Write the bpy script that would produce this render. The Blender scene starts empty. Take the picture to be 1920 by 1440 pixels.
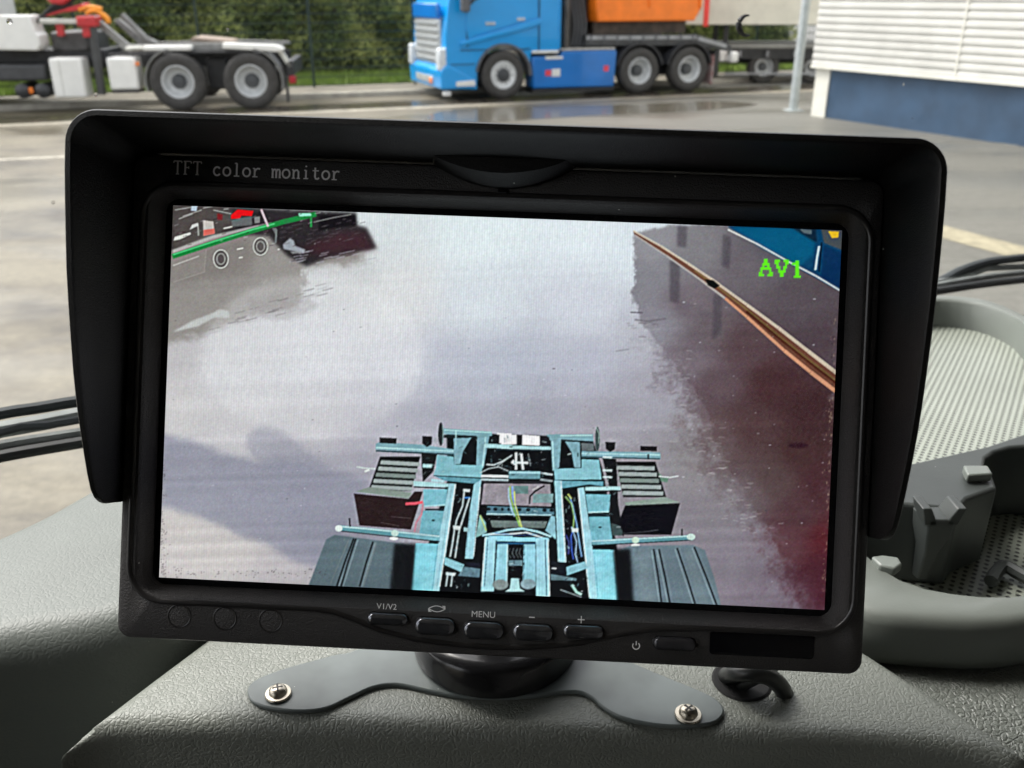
import bpy, bmesh, math, random
import numpy as np
from mathutils import Vector, Matrix
random.seed(7)
R = math.radians
SC = bpy.context.scene
COL = SC.collection

# ------------------------------------------------------------------ camera, sky, sun, exposure
CAM_H, PITCH, FPX = 2.1, R(23.2), 1700.0
cd = bpy.data.cameras.new('camera'); cam = bpy.data.objects.new('camera', cd); COL.objects.link(cam)
cam.location = (0, 0, CAM_H); cam.rotation_euler = (math.pi/2 - PITCH, 0, 0)
cd.sensor_width = 36; cd.lens = FPX/1920*36; cd.clip_start = 0.01; cd.clip_end = 600
cd.dof.use_dof = True; cd.dof.focus_distance = 0.212; cd.dof.aperture_fstop = 34
SC.camera = cam
EXPO = 1.5
SC.view_settings.view_transform = 'Standard'; SC.view_settings.look = 'None'
SC.view_settings.gamma = 1; SC.view_settings.exposure = EXPO
SUN_EL, SUN_AZ = R(56), R(-60)          # azimuth from +Y towards +X
w = bpy.data.worlds.new('World'); SC.world = w; w.use_nodes = True
nt = w.node_tree; nt.nodes.clear()
sky = nt.nodes.new('ShaderNodeTexSky'); sky.sky_type = 'NISHITA'; sky.sun_disc = False
sky.sun_elevation = SUN_EL; sky.sun_rotation = SUN_AZ; sky.dust_density = 4; sky.air_density = 1.2
hs = nt.nodes.new('ShaderNodeHueSaturation'); hs.inputs['Saturation'].default_value = 0.18
bg = nt.nodes.new('ShaderNodeBackground'); bg.inputs['Strength'].default_value = 0.15
wo = nt.nodes.new('ShaderNodeOutputWorld')
nt.links.new(sky.outputs[0], hs.inputs['Color']); nt.links.new(hs.outputs[0], bg.inputs['Color']); nt.links.new(bg.outputs[0], wo.inputs['Surface'])
ld = bpy.data.lights.new('sun', 'SUN'); ld.energy = 1.2; ld.angle = R(25); ld.color = (1, 0.955, 0.88)
lo = bpy.data.objects.new('sun', ld); COL.objects.link(lo)
sv = Vector((math.sin(SUN_AZ)*math.cos(SUN_EL), math.cos(SUN_AZ)*math.cos(SUN_EL), math.sin(SUN_EL)))
lo.rotation_euler = sv.to_track_quat('Z', 'Y').to_euler(); lo.location = (0, 0, 30)

# ------------------------------------------------------------------ geometry of the view, used to take real sizes off the photo
def ray(px, py):
    a, b = (px-960)/FPX, (py-720)/FPX
    return Vector((a, math.cos(PITCH) - b*math.sin(PITCH), -math.sin(PITCH) - b*math.cos(PITCH)))
def on_z(px, py, z):
    d = ray(px, py); s = (z-CAM_H)/d.z
    return Vector((d.x*s, d.y*s, z))
def on_v(px, py, n, c):
    d = ray(px, py); s = c/(n[0]*d.x+n[1]*d.y)
    return Vector((d.x*s, d.y*s, CAM_H+d.z*s))
# NOTE ray() above uses +b*sin for image-down: forward shrinks, drop grows

# ------------------------------------------------------------------ helpers
W = {}
def lin(c): return tuple(((v/255)/12.92 if v/255 <= .04045 else ((v/255+.055)/1.055)**2.4) for v in c)
def root(name, label, cat, loc=(0, 0, 0), rot=0, group=None, kind=None):
    o = bpy.data.objects.new(name, None); COL.objects.link(o); o.empty_display_size = .05
    M = Matrix.Translation(Vector(loc)) @ Matrix.Rotation(rot, 4, 'Z'); o.matrix_basis = M; W[o.name] = M
    o['label'] = label; o['category'] = cat
    if group: o['group'] = group
    if kind: o['kind'] = kind
    return o
def link(name, me, mat, parent=None, M=None):
    o = bpy.data.objects.new(name, me); COL.objects.link(o)
    if mat: me.materials.append(mat)
    M = M if M is not None else (W[parent.name] if parent else Matrix.Identity(4))
    W[o.name] = M
    if parent:
        o.parent = parent; o.matrix_basis = W[parent.name].inverted() @ M
    else: o.matrix_basis = M
    return o
def tag(o, label, cat, group=None, kind=None):
    o['label'] = label; o['category'] = cat
    if group: o['group'] = group
    if kind: o['kind'] = kind
    return o
class MB:
    def __init__(s): s.v = []; s.f = []
    def add(s, vs, fs):
        k = len(s.v); s.v += [tuple(v) for v in vs]; s.f += [tuple(i+k for i in f) for f in fs]; return s
    def box(s, x0, x1, y0, y1, z0, z1):
        return s.add([(x0,y0,z0),(x1,y0,z0),(x1,y1,z0),(x0,y1,z0),(x0,y0,z1),(x1,y0,z1),(x1,y1,z1),(x0,y1,z1)],
                     [(0,3,2,1),(4,5,6,7),(0,1,5,4),(1,2,6,5),(2,3,7,6),(3,0,4,7)])
    def prism(s, pts, a0, a1, axis='z'):
        def P(p, a):
            return {'z': (p[0], p[1], a), 'y': (p[0], a, p[1]), 'x': (a, p[0], p[1])}[axis]
        n = len(pts); vs = [P(p, a0) for p in pts]+[P(p, a1) for p in pts]
        return s.add(vs, [tuple(range(n-1, -1, -1)), tuple(range(n, 2*n))]+[(i, (i+1) % n, n+(i+1) % n, n+i) for i in range(n)])
    def loft(s, loops, close=True, cap0=False, cap1=False):
        n = len(loops[0]); vs = [p for l in loops for p in l]; fs = []
        m = n if close else n-1
        for k in range(len(loops)-1):
            for i in range(m):
                j = (i+1) % n; fs.append((k*n+i, k*n+j, (k+1)*n+j, (k+1)*n+i))
        if cap0: fs.append(tuple(range(n-1, -1, -1)))
        if cap1: fs.append(tuple(range((len(loops)-1)*n, len(loops)*n)))
        return s.add(vs, fs)
    def tube(s, path, r, n=8, cap=True):
        path = [Vector(p) for p in path]; loops = []
        rs = r if isinstance(r, (list, tuple)) else [r]*len(path)
        for i, p in enumerate(path):
            t = (path[min(i+1, len(path)-1)]-path[max(i-1, 0)]).normalized()
            up = Vector((0, 0, 1)) if abs(t.z) < .9 else Vector((1, 0, 0))
            a = t.cross(up).normalized(); b = t.cross(a)
            loops.append([tuple(p+(a*math.cos(q)+b*math.sin(q))*rs[i]) for q in [2*math.pi*k/n for k in range(n)]])
        return s.loft(loops, True, cap, cap)
    def lathe(s, prof, n=24, axis='z', c=(0, 0, 0), c0=True, c1=True):   # prof: (radius, height)
        loops = []
        for r, h in prof:
            l = []
            for k in range(n):
                q = 2*math.pi*k/n; x, y = r*math.cos(q), r*math.sin(q)
                p = {'z': (x, y, h), 'y': (x, h, y), 'x': (h, x, y)}[axis]
                l.append((p[0]+c[0], p[1]+c[1], p[2]+c[2]))
            loops.append(l)
        return s.loft(loops, True, c0, c1)
    def build(s, name, mat, parent=None, M=None, bevel=0, seg=2, smooth=False, ang=40):
        me = bpy.data.meshes.new(name); me.from_pydata(s.v, [], s.f)
        bm = bmesh.new(); bm.from_mesh(me); bmesh.ops.recalc_face_normals(bm, faces=bm.faces); bm.to_mesh(me); bm.free()
        o = link(name, me, mat, parent, M)
        if bevel:
            b = o.modifiers.new('b', 'BEVEL'); b.width = bevel; b.segments = seg; b.limit_method = 'ANGLE'; b.angle_limit = R(35)
        if smooth or bevel:
            me.polygons.foreach_set('use_smooth', [True]*len(me.polygons))
            try: me.set_sharp_from_angle(angle=R(ang))
            except Exception: pass
        return o
def rr(hx, hy, r, n=6, cx=0, cy=0):
    out = []
    for qx, qy, a in ((1, 1, 0), (-1, 1, 90), (-1, -1, 180), (1, -1, 270)):
        for k in range(n+1):
            t = R(a+90*k/n); out.append((cx+qx*(hx-r)+r*math.cos(t), cy+qy*(hy-r)+r*math.sin(t)))
    return out
def smooth_path(pts, n=8, closed=False):
    P = [Vector(p) for p in pts]; out = []; N = len(P)
    rng = range(N) if closed else range(N-1)
    for i in rng:
        g = (lambda k: P[k % N]) if closed else (lambda k: P[max(0, min(N-1, k))])
        p0, p1, p2, p3 = g(i-1), g(i), g(i+1), g(i+2)
        for k in range(n):
            t = k/n
            out.append(0.5*((2*p1)+(p2-p0)*t+(2*p0-5*p1+4*p2-p3)*t*t+(-p0+3*p1-3*p2+p3)*t**3))
    if not closed: out.append(P[-1])
    return out

# ------------------------------------------------------------------ materials (all node based)
MATS = {}
def mat(name, col, rough=.5, metal=0., spec=.5, var=0., vscale=5., bump=0., bscale=50., bdist=.01, speck=0., speck_s=300., rvar=0., coat=0., btype='noise', col2=None, emit=None, estr=0., bump2=None, dust=None):
    if name in MATS: return MATS[name]
    m = bpy.data.materials.new(name); m.use_nodes = True; nt = m.node_tree; N = nt.nodes; L = nt.links
    b = N['Principled BSDF']; b.inputs['Base Color'].default_value = (*col, 1); b.inputs['Roughness'].default_value = rough
    b.inputs['Metallic'].default_value = metal; b.inputs['Specular IOR Level'].default_value = spec
    if coat: b.inputs['Coat Weight'].default_value = coat; b.inputs['Coat Roughness'].default_value = .06
    tc = N.new('ShaderNodeTexCoord'); co = tc.outputs['Object']; cur = None
    def noise(s, d=4, r=.6):
        n = N.new('ShaderNodeTexNoise'); n.inputs['Scale'].default_value = s; n.inputs['Detail'].default_value = d; n.inputs['Roughness'].default_value = r
        L.new(co, n.inputs['Vector']); return n.outputs['Fac']
    if var or col2:
        rp = N.new('ShaderNodeValToRGB'); c2 = col2 or tuple(v*(1-var) for v in col); c1 = col if col2 else tuple(min(1, v*(1+var)) for v in col)
        rp.color_ramp.elements[0].position = .34; rp.color_ramp.elements[1].position = .66
        rp.color_ramp.elements[0].color = (*c2, 1); rp.color_ramp.elements[1].color = (*c1, 1)
        L.new(noise(vscale), rp.inputs['Fac']); cur = rp.outputs['Color']
    if speck or dust:
        for (amt, sc_, dc) in ([(speck, speck_s, (.55, .55, .5))] if speck else [])+([dust] if dust else []):
            v = N.new('ShaderNodeTexVoronoi'); v.inputs['Scale'].default_value = sc_; L.new(co, v.inputs['Vector'])
            m1 = N.new('ShaderNodeMath'); m1.operation = 'LESS_THAN'; m1.inputs[1].default_value = .11; L.new(v.outputs['Distance'], m1.inputs[0])
            sp = N.new('ShaderNodeSeparateColor'); L.new(v.outputs['Color'], sp.inputs[0])
            m2 = N.new('ShaderNodeMath'); m2.operation = 'LESS_THAN'; m2.inputs[1].default_value = amt; L.new(sp.outputs[0], m2.inputs[0])
            m3 = N.new('ShaderNodeMath'); m3.operation = 'MULTIPLY'; L.new(m1.outputs[0], m3.inputs[0]); L.new(m2.outputs[0], m3.inputs[1])
            mx = N.new('ShaderNodeMix'); mx.data_type = 'RGBA'; L.new(m3.outputs[0], mx.inputs['Factor'])
            if cur: L.new(cur, mx.inputs['A'])
            else: mx.inputs['A'].default_value = (*col, 1)
            mx.inputs['B'].default_value = (*dc, 1); cur = mx.outputs['Result']
    if cur: L.new(cur, b.inputs['Base Color'])
    if rvar:
        mr = N.new('ShaderNodeMapRange'); mr.inputs['From Min'].default_value = .35; mr.inputs['From Max'].default_value = .65
        mr.inputs['To Min'].default_value = max(0, rough-rvar); mr.inputs['To Max'].default_value = min(1, rough+rvar)
        L.new(noise(vscale*1.7), mr.inputs['Value']); L.new(mr.outputs[0], b.inputs['Roughness'])
    if bump:
        bp = N.new('ShaderNodeBump'); bp.inputs['Strength'].default_value = bump; bp.inputs['Distance'].default_value = bdist
        if btype == 'leather':
            nn = N.new('ShaderNodeTexNoise'); nn.inputs['Scale'].default_value = bscale*.5; nn.inputs['Detail'].default_value = 2; L.new(co, nn.inputs['Vector'])
            mxv = N.new('ShaderNodeMix'); mxv.data_type = 'VECTOR'; mxv.inputs['Factor'].default_value = 1.2/bscale
            vm = N.new('ShaderNodeVectorMath'); vm.operation = 'SCALE'; vm.inputs['Scale'].default_value = 1.6/bscale
            L.new(nn.outputs['Color'], vm.inputs[0]); va = N.new('ShaderNodeVectorMath'); va.operation = 'ADD'; L.new(co, va.inputs[0]); L.new(vm.outputs[0], va.inputs[1])
            v = N.new('ShaderNodeTexVoronoi'); v.feature = 'DISTANCE_TO_EDGE'; v.inputs['Scale'].default_value = bscale; L.new(va.outputs[0], v.inputs['Vector'])
            mp = N.new('ShaderNodeMapRange'); mp.inputs['From Max'].default_value = .22; L.new(v.outputs['Distance'], mp.inputs['Value'])
            n3 = noise(bscale*2.2, 3); ad = N.new('ShaderNodeMath'); ad.operation = 'MULTIPLY_ADD'; L.new(n3, ad.inputs[0]); ad.inputs[1].default_value = .8; L.new(mp.outputs[0], ad.inputs[2])
            h = ad.outputs[0]
        else: h = noise(bscale, 5, .65)
        L.new(h, bp.inputs['Height']); L.new(bp.outputs[0], b.inputs['Normal'])
    if emit: b.inputs['Emission Color'].default_value = (*emit, 1); b.inputs['Emission Strength'].default_value = estr
    MATS[name] = m; return m

# ================================================================== OUTSIDE: ground and road
def road_material():
    m = bpy.data.materials.new('wet_yard'); m.use_nodes = True; N = m.node_tree.nodes; L = m.node_tree.links; b = N['Principled BSDF']
    tc = N.new('ShaderNodeTexCoord'); co = tc.outputs['Object']
    def noise(s, d, sx=1, rgh=.6):
        mp = N.new('ShaderNodeMapping'); mp.inputs['Scale'].default_value = (1, sx, 1); mp.inputs['Rotation'].default_value = (0, 0, R(-15)); L.new(co, mp.inputs[0])
        n = N.new('ShaderNodeTexNoise'); n.inputs['Scale'].default_value = s; n.inputs['Detail'].default_value = d; n.inputs['Roughness'].default_value = rgh; L.new(mp.outputs[0], n.inputs['Vector']); return n.outputs['Fac']
    big = noise(.55, 7, 1.6, .7)
    rp = N.new('ShaderNodeValToRGB'); e = rp.color_ramp.elements
    e[0].position = .33; e[0].color = (.045, .039, .029, 1); e[1].position = .6; e[1].color = (.135, .12, .084, 1)
    x = rp.color_ramp.elements.new(.46); x.color = (.094, .082, .057, 1)
    L.new(big, rp.inputs['Fac'])
    # smoother, greyer slab in front of the building (to the right)
    sp = N.new('ShaderNodeSeparateXYZ'); L.new(co, sp.inputs[0])
    mr = N.new('ShaderNodeMapRange'); mr.inputs['From Min'].default_value = -.5; mr.inputs['From Max'].default_value = 2.2; L.new(sp.outputs['X'], mr.inputs['Value'])
    n2 = N.new('ShaderNodeValToRGB'); n2.color_ramp.elements[0].position = .3; n2.color_ramp.elements[1].position = .7
    n2.color_ramp.elements[0].color = (.09, .088, .076, 1); n2.color_ramp.elements[1].color = (.125, .122, .106, 1); L.new(noise(.35, 6, 2.2), n2.inputs['Fac'])
    mx = N.new('ShaderNodeMix'); mx.data_type = 'RGBA'; L.new(mr.outputs[0], mx.inputs['Factor']); L.new(rp.outputs[0], mx.inputs['A']); L.new(n2.outputs[0], mx.inputs['B'])
    fine = noise(14, 6, 1, .75); f2 = N.new('ShaderNodeMapRange'); f2.inputs['From Min'].default_value = .3; f2.inputs['From Max'].default_value = .7; f2.inputs['To Min'].default_value = .72; f2.inputs['To Max'].default_value = 1.25; L.new(fine, f2.inputs['Value'])
    mu = N.new('ShaderNodeVectorMath'); mu.operation = 'SCALE'; L.new(mx.outputs['Result'], mu.inputs[0]); L.new(f2.outputs[0], mu.inputs['Scale'])
    L.new(mu.outputs[0], b.inputs['Base Color'])
    wet = noise(.28, 5, 2.6); wr = N.new('ShaderNodeMapRange'); wr.inputs['From Min'].default_value = .46; wr.inputs['From Max'].default_value = .58; wr.inputs['To Min'].default_value = .55; wr.inputs['To Max'].default_value = .28
    L.new(wet, wr.inputs['Value']); L.new(wr.outputs[0], b.inputs['Roughness']); b.inputs['Specular IOR Level'].default_value = .32
    bp = N.new('ShaderNodeBump'); bp.inputs['Strength'].default_value = .25; bp.inputs['Distance'].default_value = .006; L.new(noise(60, 4), bp.inputs['Height']); L.new(bp.outputs[0], b.inputs['Normal'])
    return m
def struct(name, mb, m):
    o = mb.build(name, m); o['kind'] = 'structure'; return o
def quadstrip(A, B, wd, z):
    A = Vector(A[:2]); B = Vector(B[:2]); d = (B-A).normalized(); n = Vector((-d.y, d.x))*wd
    return [(A.x, A.y, z), (B.x, B.y, z), (B.x+n.x, B.y+n.y, z), (A.x+n.x, A.y+n.y, z)]
g = MB().add([(-150, -60, 0), (150, -60, 0), (150, 240, 0), (-150, 240, 0)], [(0, 1, 2, 3)])
struct('ground', g, road_material())

AX = R(21.4); DB = Vector((math.cos(AX), math.sin(AX), 0)); NB = Vector((-math.sin(AX), math.cos(AX), 0))   # line of the fence and of the blue lorry
F0 = on_z(590, 170, 0)
def fl(a, b, z=0): p = F0 + DB*a + NB*b; return (p.x, p.y, z)
pav = mat('pale_paving', (.2, .18, .14), .55, var=.25, vscale=3, bump=.3, bscale=60, bdist=.004)
p = MB().prism([fl(-16, -1.75)[:2], fl(26, -1.75)[:2], fl(26, .35)[:2], fl(-16, .35)[:2]], -.05, .07)
struct('pavement', p, pav)
struct('kerb', MB().prism([fl(-16, -1.9)[:2], fl(26, -1.9)[:2], fl(26, -1.754)[:2], fl(-16, -1.754)[:2]], -.05, .11), mat('kerb_stone', (.36, .34, .29), .6, var=.2, vscale=4))
grass_base = MB().add([fl(-16, .354, .012), fl(26, .354, .012), fl(26, 14, .012), fl(-16, 14, .012)], [(0, 1, 2, 3)])
struct('verge_soil', grass_base, mat('verge_soil', (.06, .085, .02), .9, var=.4, vscale=6))
# blades of grass on the verge
def grass():
    rng = np.random.default_rng(3); n = 26000
    a = rng.uniform(-12, 16, n); b = rng.uniform(.45, 4.3, n); h = rng.uniform(.06, .2, n); w_ = rng.uniform(.012, .03, n); t = rng.uniform(0, math.pi, n)
    F = np.array(F0); D = np.array(DB); Nn = np.array(NB)
    base = F+np.outer(a, D)+np.outer(b, Nn); base[:, 2] = .012
    dx = np.stack([np.cos(t)*w_, np.sin(t)*w_, 0*t], 1); top = base+np.stack([rng.normal(0, .03, n), rng.normal(0, .03, n), h], 1)
    V = np.stack([base-dx, base+dx, top], 1).reshape(-1, 3)
    me = bpy.data.meshes.new('grass'); me.from_pydata(V.tolist(), [], [(3*i, 3*i+1, 3*i+2) for i in range(n)])
    return link('grass', me, mat('grass_blades', (.17, .25, .035), .7, var=.45, vscale=2.2))
gr = grass(); tag(gr, 'bright green grass verge between the mesh fence and the hedge', 'grass', kind='stuff')

# gutter and painted lines on the yard
def line_px(name, a, b, wd, m, z=.004):
    A = on_z(*a, 0); B = on_z(*b, 0); q = quadstrip(A, B, wd, z)
    return struct(name, MB().add(q, [(0, 1, 2, 3)]), m)
gut = mat('gutter_stone', (.28, .255, .2), .5, var=.35, vscale=5, rvar=.2)
A = on_z(0, 238, 0); B = on_z(1392, 177, 0); e = (B-A).normalized()
struct('gutter', MB().add(quadstrip(A-e*6, B+e*9, .34, .004), [(0, 1, 2, 3)]), gut)
wetm = mat('wet_asphalt', (.06, .052, .04), .16, var=.3, vscale=1.2, rvar=.08, bump=.15, bscale=30, bdist=.004)
nrm = Vector((-e.y, e.x, 0))
struct('wet_lane', MB().add(quadstrip(A-e*6+nrm*.36, B+e*9+nrm*.36, 1.15, .004), [(0, 1, 2, 3)]), wetm)
line_px('slab_joint', (-200, 311), (900, 259), .16, mat('joint_line', (.27, .25, .2), .6, var=.3, vscale=8))
yl = mat('faded_yellow_paint', (.235, .21, .14), .55, var=.3, vscale=9)
line_px('yellow_line', (1400, 345), (2300, 595), .42, yl)
line_px('building_kerb', (1545, 212), (1920, 273), -.16, mat('base_kerb', (.34, .32, .26), .6, var=.15, vscale=8), .006)
# a shallow puddle in front of the blue lorry
pud = smooth_path([on_z(*q, .005) for q in ((800, 222), (850, 205), (1000, 199), (1180, 196), (1330, 190), (1420, 196), (1300, 208), (1120, 216), (960, 226), (860, 229))], 6, True)
po = MB().add([tuple(v) for v in pud], [tuple(range(len(pud)))]).build('puddle', mat('puddle_water', (.085, .078, .062), .16, spec=.4, var=.2, vscale=2, bump=.06, bscale=8, bdist=.003)); po['kind'] = 'structure'

# ================================================================== mesh fence
fence = root('mesh_fence', 'dark green wire mesh fence in front of the hedge, behind both trucks', 'fence', fl(0, 0), AX)
fm = mat('fence_green', (.012, .03, .022), .5, var=.2, vscale=4)
for k in range(-5, 8):
    u = k*2.5
    MB().box(u-.03, u+.03, -.02, .04, .05, 2.2).build('post', fm, fence)
    if k == 7: continue
    m_ = MB()
    for j in range(11):
        z = .1+j*.2
        m_.box(u+.03, u+2.47, .0, .008, z, z+.022); m_.box(u+.03, u+2.47, .016, .024, z, z+.022)
    for j in range(1, 40):
        x = u+.03+j*.061
        m_.box(x, x+.005, .009, .015, .06, 2.15)
    m_.build('wire_panel', fm, fence)

# ================================================================== hedge
def hedge():
    rng = np.random.default_rng(11)
    hr = root('hedge', 'tall dense leafy hedge running behind the green mesh fence', 'hedge', fl(0, 3.9), AX)
    lm = mat('hedge_leaf', (.48, .50, .17), .5, col2=(.14, .20, .07), vscale=.9, spec=.3)
    b_ = lm.node_tree.nodes['Principled BSDF']; tr = lm.node_tree.nodes.new('ShaderNodeBsdfTranslucent'); mxs = lm.node_tree.nodes.new('ShaderNodeMixShader'); mxs.inputs[0].default_value = .45
    L_ = lm.node_tree.links; L_.new(b_.inputs['Base Color'].links[0].from_socket, tr.inputs['Color']); L_.new(b_.outputs[0], mxs.inputs[1]); L_.new(tr.outputs[0], mxs.inputs[2]); L_.new(mxs.outputs[0], lm.node_tree.nodes['Material Output'].inputs['Surface'])
    n = 60000
    x = rng.uniform(-11, 17, n); z = rng.uniform(.02, 3.9, n)
    def bul(x, z): return .35*np.sin(x*1.7+1.3*np.sin(z*1.9))+.28*np.sin(x*3.9+z*2.7)+.2*np.sin(z*5.1+x*.8)+.15*np.sin(x*7.3-z*6)
    y = .3+bul(x, z)*.75+np.abs(rng.normal(0, .28, n))+.12*z
    keep = rng.random(n) < (.45+.55*(np.sin(x*2.6+z*3.3)*np.sin(x*1.1-z*2.2+2) > -.45))
    top = 3.5+.35*np.sin(x*.9)+.2*np.sin(x*2.3); keep &= z < top
    x, y, z = x[keep], y[keep], z[keep]; n = len(x)
    c = np.stack([x, y, z], 1); s = rng.uniform(.035, .085, n)[:, None]
    a = rng.normal(size=(n, 3)); a /= np.linalg.norm(a, axis=1)[:, None]; b = rng.normal(size=(n, 3)); b -= (a*b).sum(1)[:, None]*a; b /= np.linalg.norm(b, axis=1)[:, None]
    V = np.stack([c-a*s, c+b*s*.55, c+a*s, c-b*s*.55], 1).reshape(-1, 3)
    me = bpy.data.meshes.new('foliage'); me.from_pydata(V.tolist(), [], [(4*i, 4*i+1, 4*i+2, 4*i+3) for i in range(n)])
    link('foliage', me, lm, hr)
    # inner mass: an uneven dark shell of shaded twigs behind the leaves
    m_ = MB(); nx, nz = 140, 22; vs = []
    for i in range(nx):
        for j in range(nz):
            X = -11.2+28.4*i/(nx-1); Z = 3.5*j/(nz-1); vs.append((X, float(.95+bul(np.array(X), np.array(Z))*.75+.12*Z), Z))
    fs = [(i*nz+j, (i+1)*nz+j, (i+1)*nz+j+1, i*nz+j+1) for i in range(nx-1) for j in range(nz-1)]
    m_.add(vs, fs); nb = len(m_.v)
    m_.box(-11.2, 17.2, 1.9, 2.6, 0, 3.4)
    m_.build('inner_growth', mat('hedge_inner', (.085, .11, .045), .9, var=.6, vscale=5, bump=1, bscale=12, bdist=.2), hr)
    for i in range(16):
        X = -10+1.7*i+rng.uniform(-.3, .3)
        MB().tube([(X, 1.0, 0), (X+.05, .98, .8), (X-.06, 1.05, 1.8), (X+.04, 1.2, 2.9)], [.06, .05, .035, .015], 7).build('trunk', mat('hedge_bark', (.07, .05, .035), .85, var=.3, vscale=9), hr)
hedge()

# ================================================================== building
def building():
    A = on_z(1520, 217, 0); Bp = on_z(1920, 276, 0); d = (Bp-A); ang = math.atan2(d.y, d.x)
    # local x runs along the wall towards the camera, local y points into the building
    b = root('warehouse', 'white corrugated warehouse wall above a blue plinth, right of the yard', 'building', A, ang)
    n_in = Vector((-math.sin(ang), math.cos(ang)))
    sgn = 1 if n_in.x > 0 else -1
    Lw, H = 15.5, 6.0
    prof = []
    z = .91; yy = -.06
    while z < H:
        prof += [(yy*sgn, z), (yy*sgn, z+.062), ((yy+.032)*sgn, z+.082), ((yy+.032)*sgn, z+.105)]; z += .125
    vs = [(-.08, p_[0], p_[1]) for p_ in prof]+[(Lw, p_[0], p_[1]) for p_ in prof]; n = len(prof)
    MB().add(vs, [(i, i+1, n+i+1, n+i) for i in range(n-1)]).build('cladding', mat('white_cladding', (.52, .515, .48), .45, var=.1, vscale=1.1, rvar=.1), b)
    def bx(nm, x0, x1, y0, y1, z0, z1, m, bv=0): y0, y1 = sorted((y0*sgn, y1*sgn)); return MB().box(x0, x1, y0, y1, z0, z1).build(nm, m, b, bevel=bv)
    wh = mat('white_trim', (.62, .61, .54), .5, var=.08, vscale=4)
    bx('drip_trim', -.085, Lw, -.075, .1, .86, .908, wh)
    bx('plinth', .34, Lw, .03, .3, 0, .858, mat('blue_plinth', (.03, .062, .11), .5, var=.2, vscale=1.5, rvar=.12))
    bx('corner_post', .0, .337, .0, .3, 0, .858, wh)
    for k in range(1, 5): bx('panel_joint', 3.0*k, 3.0*k+.03, -.068, -.02, .91, H-.05, wh)
    bx('side_wall', .02, .3, .304, 9, 0, H, mat('white_side', (.6, .6, .56), .5, var=.06, vscale=3))
    bx('roof', -.1, Lw+.2, -.12, 9, H, H+.15, mat('roof_grey', (.2, .2, .2), .6, var=.1, vscale=3))
    return b
building()
def post():
    c = on_z(1487, 207, 0)
    o = root('steel_post', 'grey galvanised steel post standing just left of the white warehouse', 'post', c)
    gm = mat('galvanised', (.42, .46, .46), .42, metal=.35, var=.15, vscale=7)
    MB().lathe([(.085, .015), (.085, 3.2), (.08, 3.22), (.0, 3.22)], 20).build('shaft', gm, o, smooth=True)
    MB().box(-.16, .16, -.16, .16, 0, .014).build('base_plate', gm, o)
post()

# ================================================================== vehicles
tyre_m = mat('tyre_rubber', (.045, .043, .04), .75, var=.25, vscale=12, bump=.3, bscale=60, bdist=.004)
rim_m = mat('rim_silver', (.70, .72, .72), .4, metal=.25, var=.12, vscale=9)
hub_m = mat('hub_grey', (.07, .075, .08), .45, metal=.4, var=.15, vscale=15)
black_m = mat('chassis_black', (.018, .019, .021), .5, var=.3, vscale=6, rvar=.15)
def wheel(parent, u, r, y=0, wd=.32, deep=True, front=False):
    """local x along the lorry, y away from us, z up"""
    M = W[parent.name] @ Matrix.Translation((u, y, r))
    t = MB().lathe([(r*.57, .02), (r*.62, .0), (r*.8, -.012), (r*.93, .0), (r*.985, .03), (r, .06), (r, wd-.06), (r*.985, wd-.03), (r*.9, wd), (r*.57, wd-.01), (r*.57, .02)], 48, 'y', (0, 0, 0), False, False).build('wheel', tyre_m, parent, M, smooth=True)
    d = .2 if deep else .03
    MB().lathe([(r*.59, .015), (r*.56, .005), (r*.53, .03), (r*.5, d*.45), (r*.46, d*.9), (r*.42, d), (r*.25, d+.01), (0.01, d+.012)], 40, 'y', (0, 0, 0), False, True).build('rim', rim_m, t, M, smooth=True)
    if front:
        MB().lathe([(r*.3, d+.0), (r*.27, d-.045), (r*.16, d-.05), (r*.14, d-.085), (0.005, d-.09)], 24, 'y').build('hub', hub_m, t, M, smooth=True)
        nb, rb = 10, .36
    else:
        MB().lathe([(r*.27, d+.0), (r*.25, d-.11), (r*.2, d-.14), (0.005, d-.15)], 24, 'y').build('hub', hub_m, t, M, smooth=True)
        nb, rb = 10, .35
    for k in range(nb if front else 0):
        q = 2*math.pi*k/nb; MB().lathe([(.014, d-.025), (.014, d+.005)], 6, 'y', (r*rb*math.cos(q), 0, r*rb*math.sin(q))).build('wheel_nut', hub_m, t, M)
    return t
def arc_fender(parent, u, r, R0, a0, a1, y0, y1, m, th=.025, name='mudguard', lip=0):
    lo_ = []
    for k in range(19):
        q = R(a0+(a1-a0)*k/18); c, s = math.cos(q), math.sin(q)
        lo_.append([(u+R0*c, y0, r+R0*s), (u+(R0+th)*c, y0, r+(R0+th)*s), (u+(R0+th)*c, y1, r+(R0+th)*s), (u+R0*c, y1, r+R0*s)])
    return MB().loft(lo_, True, True, True).build(name, m, parent, smooth=True, ang=30)

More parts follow.
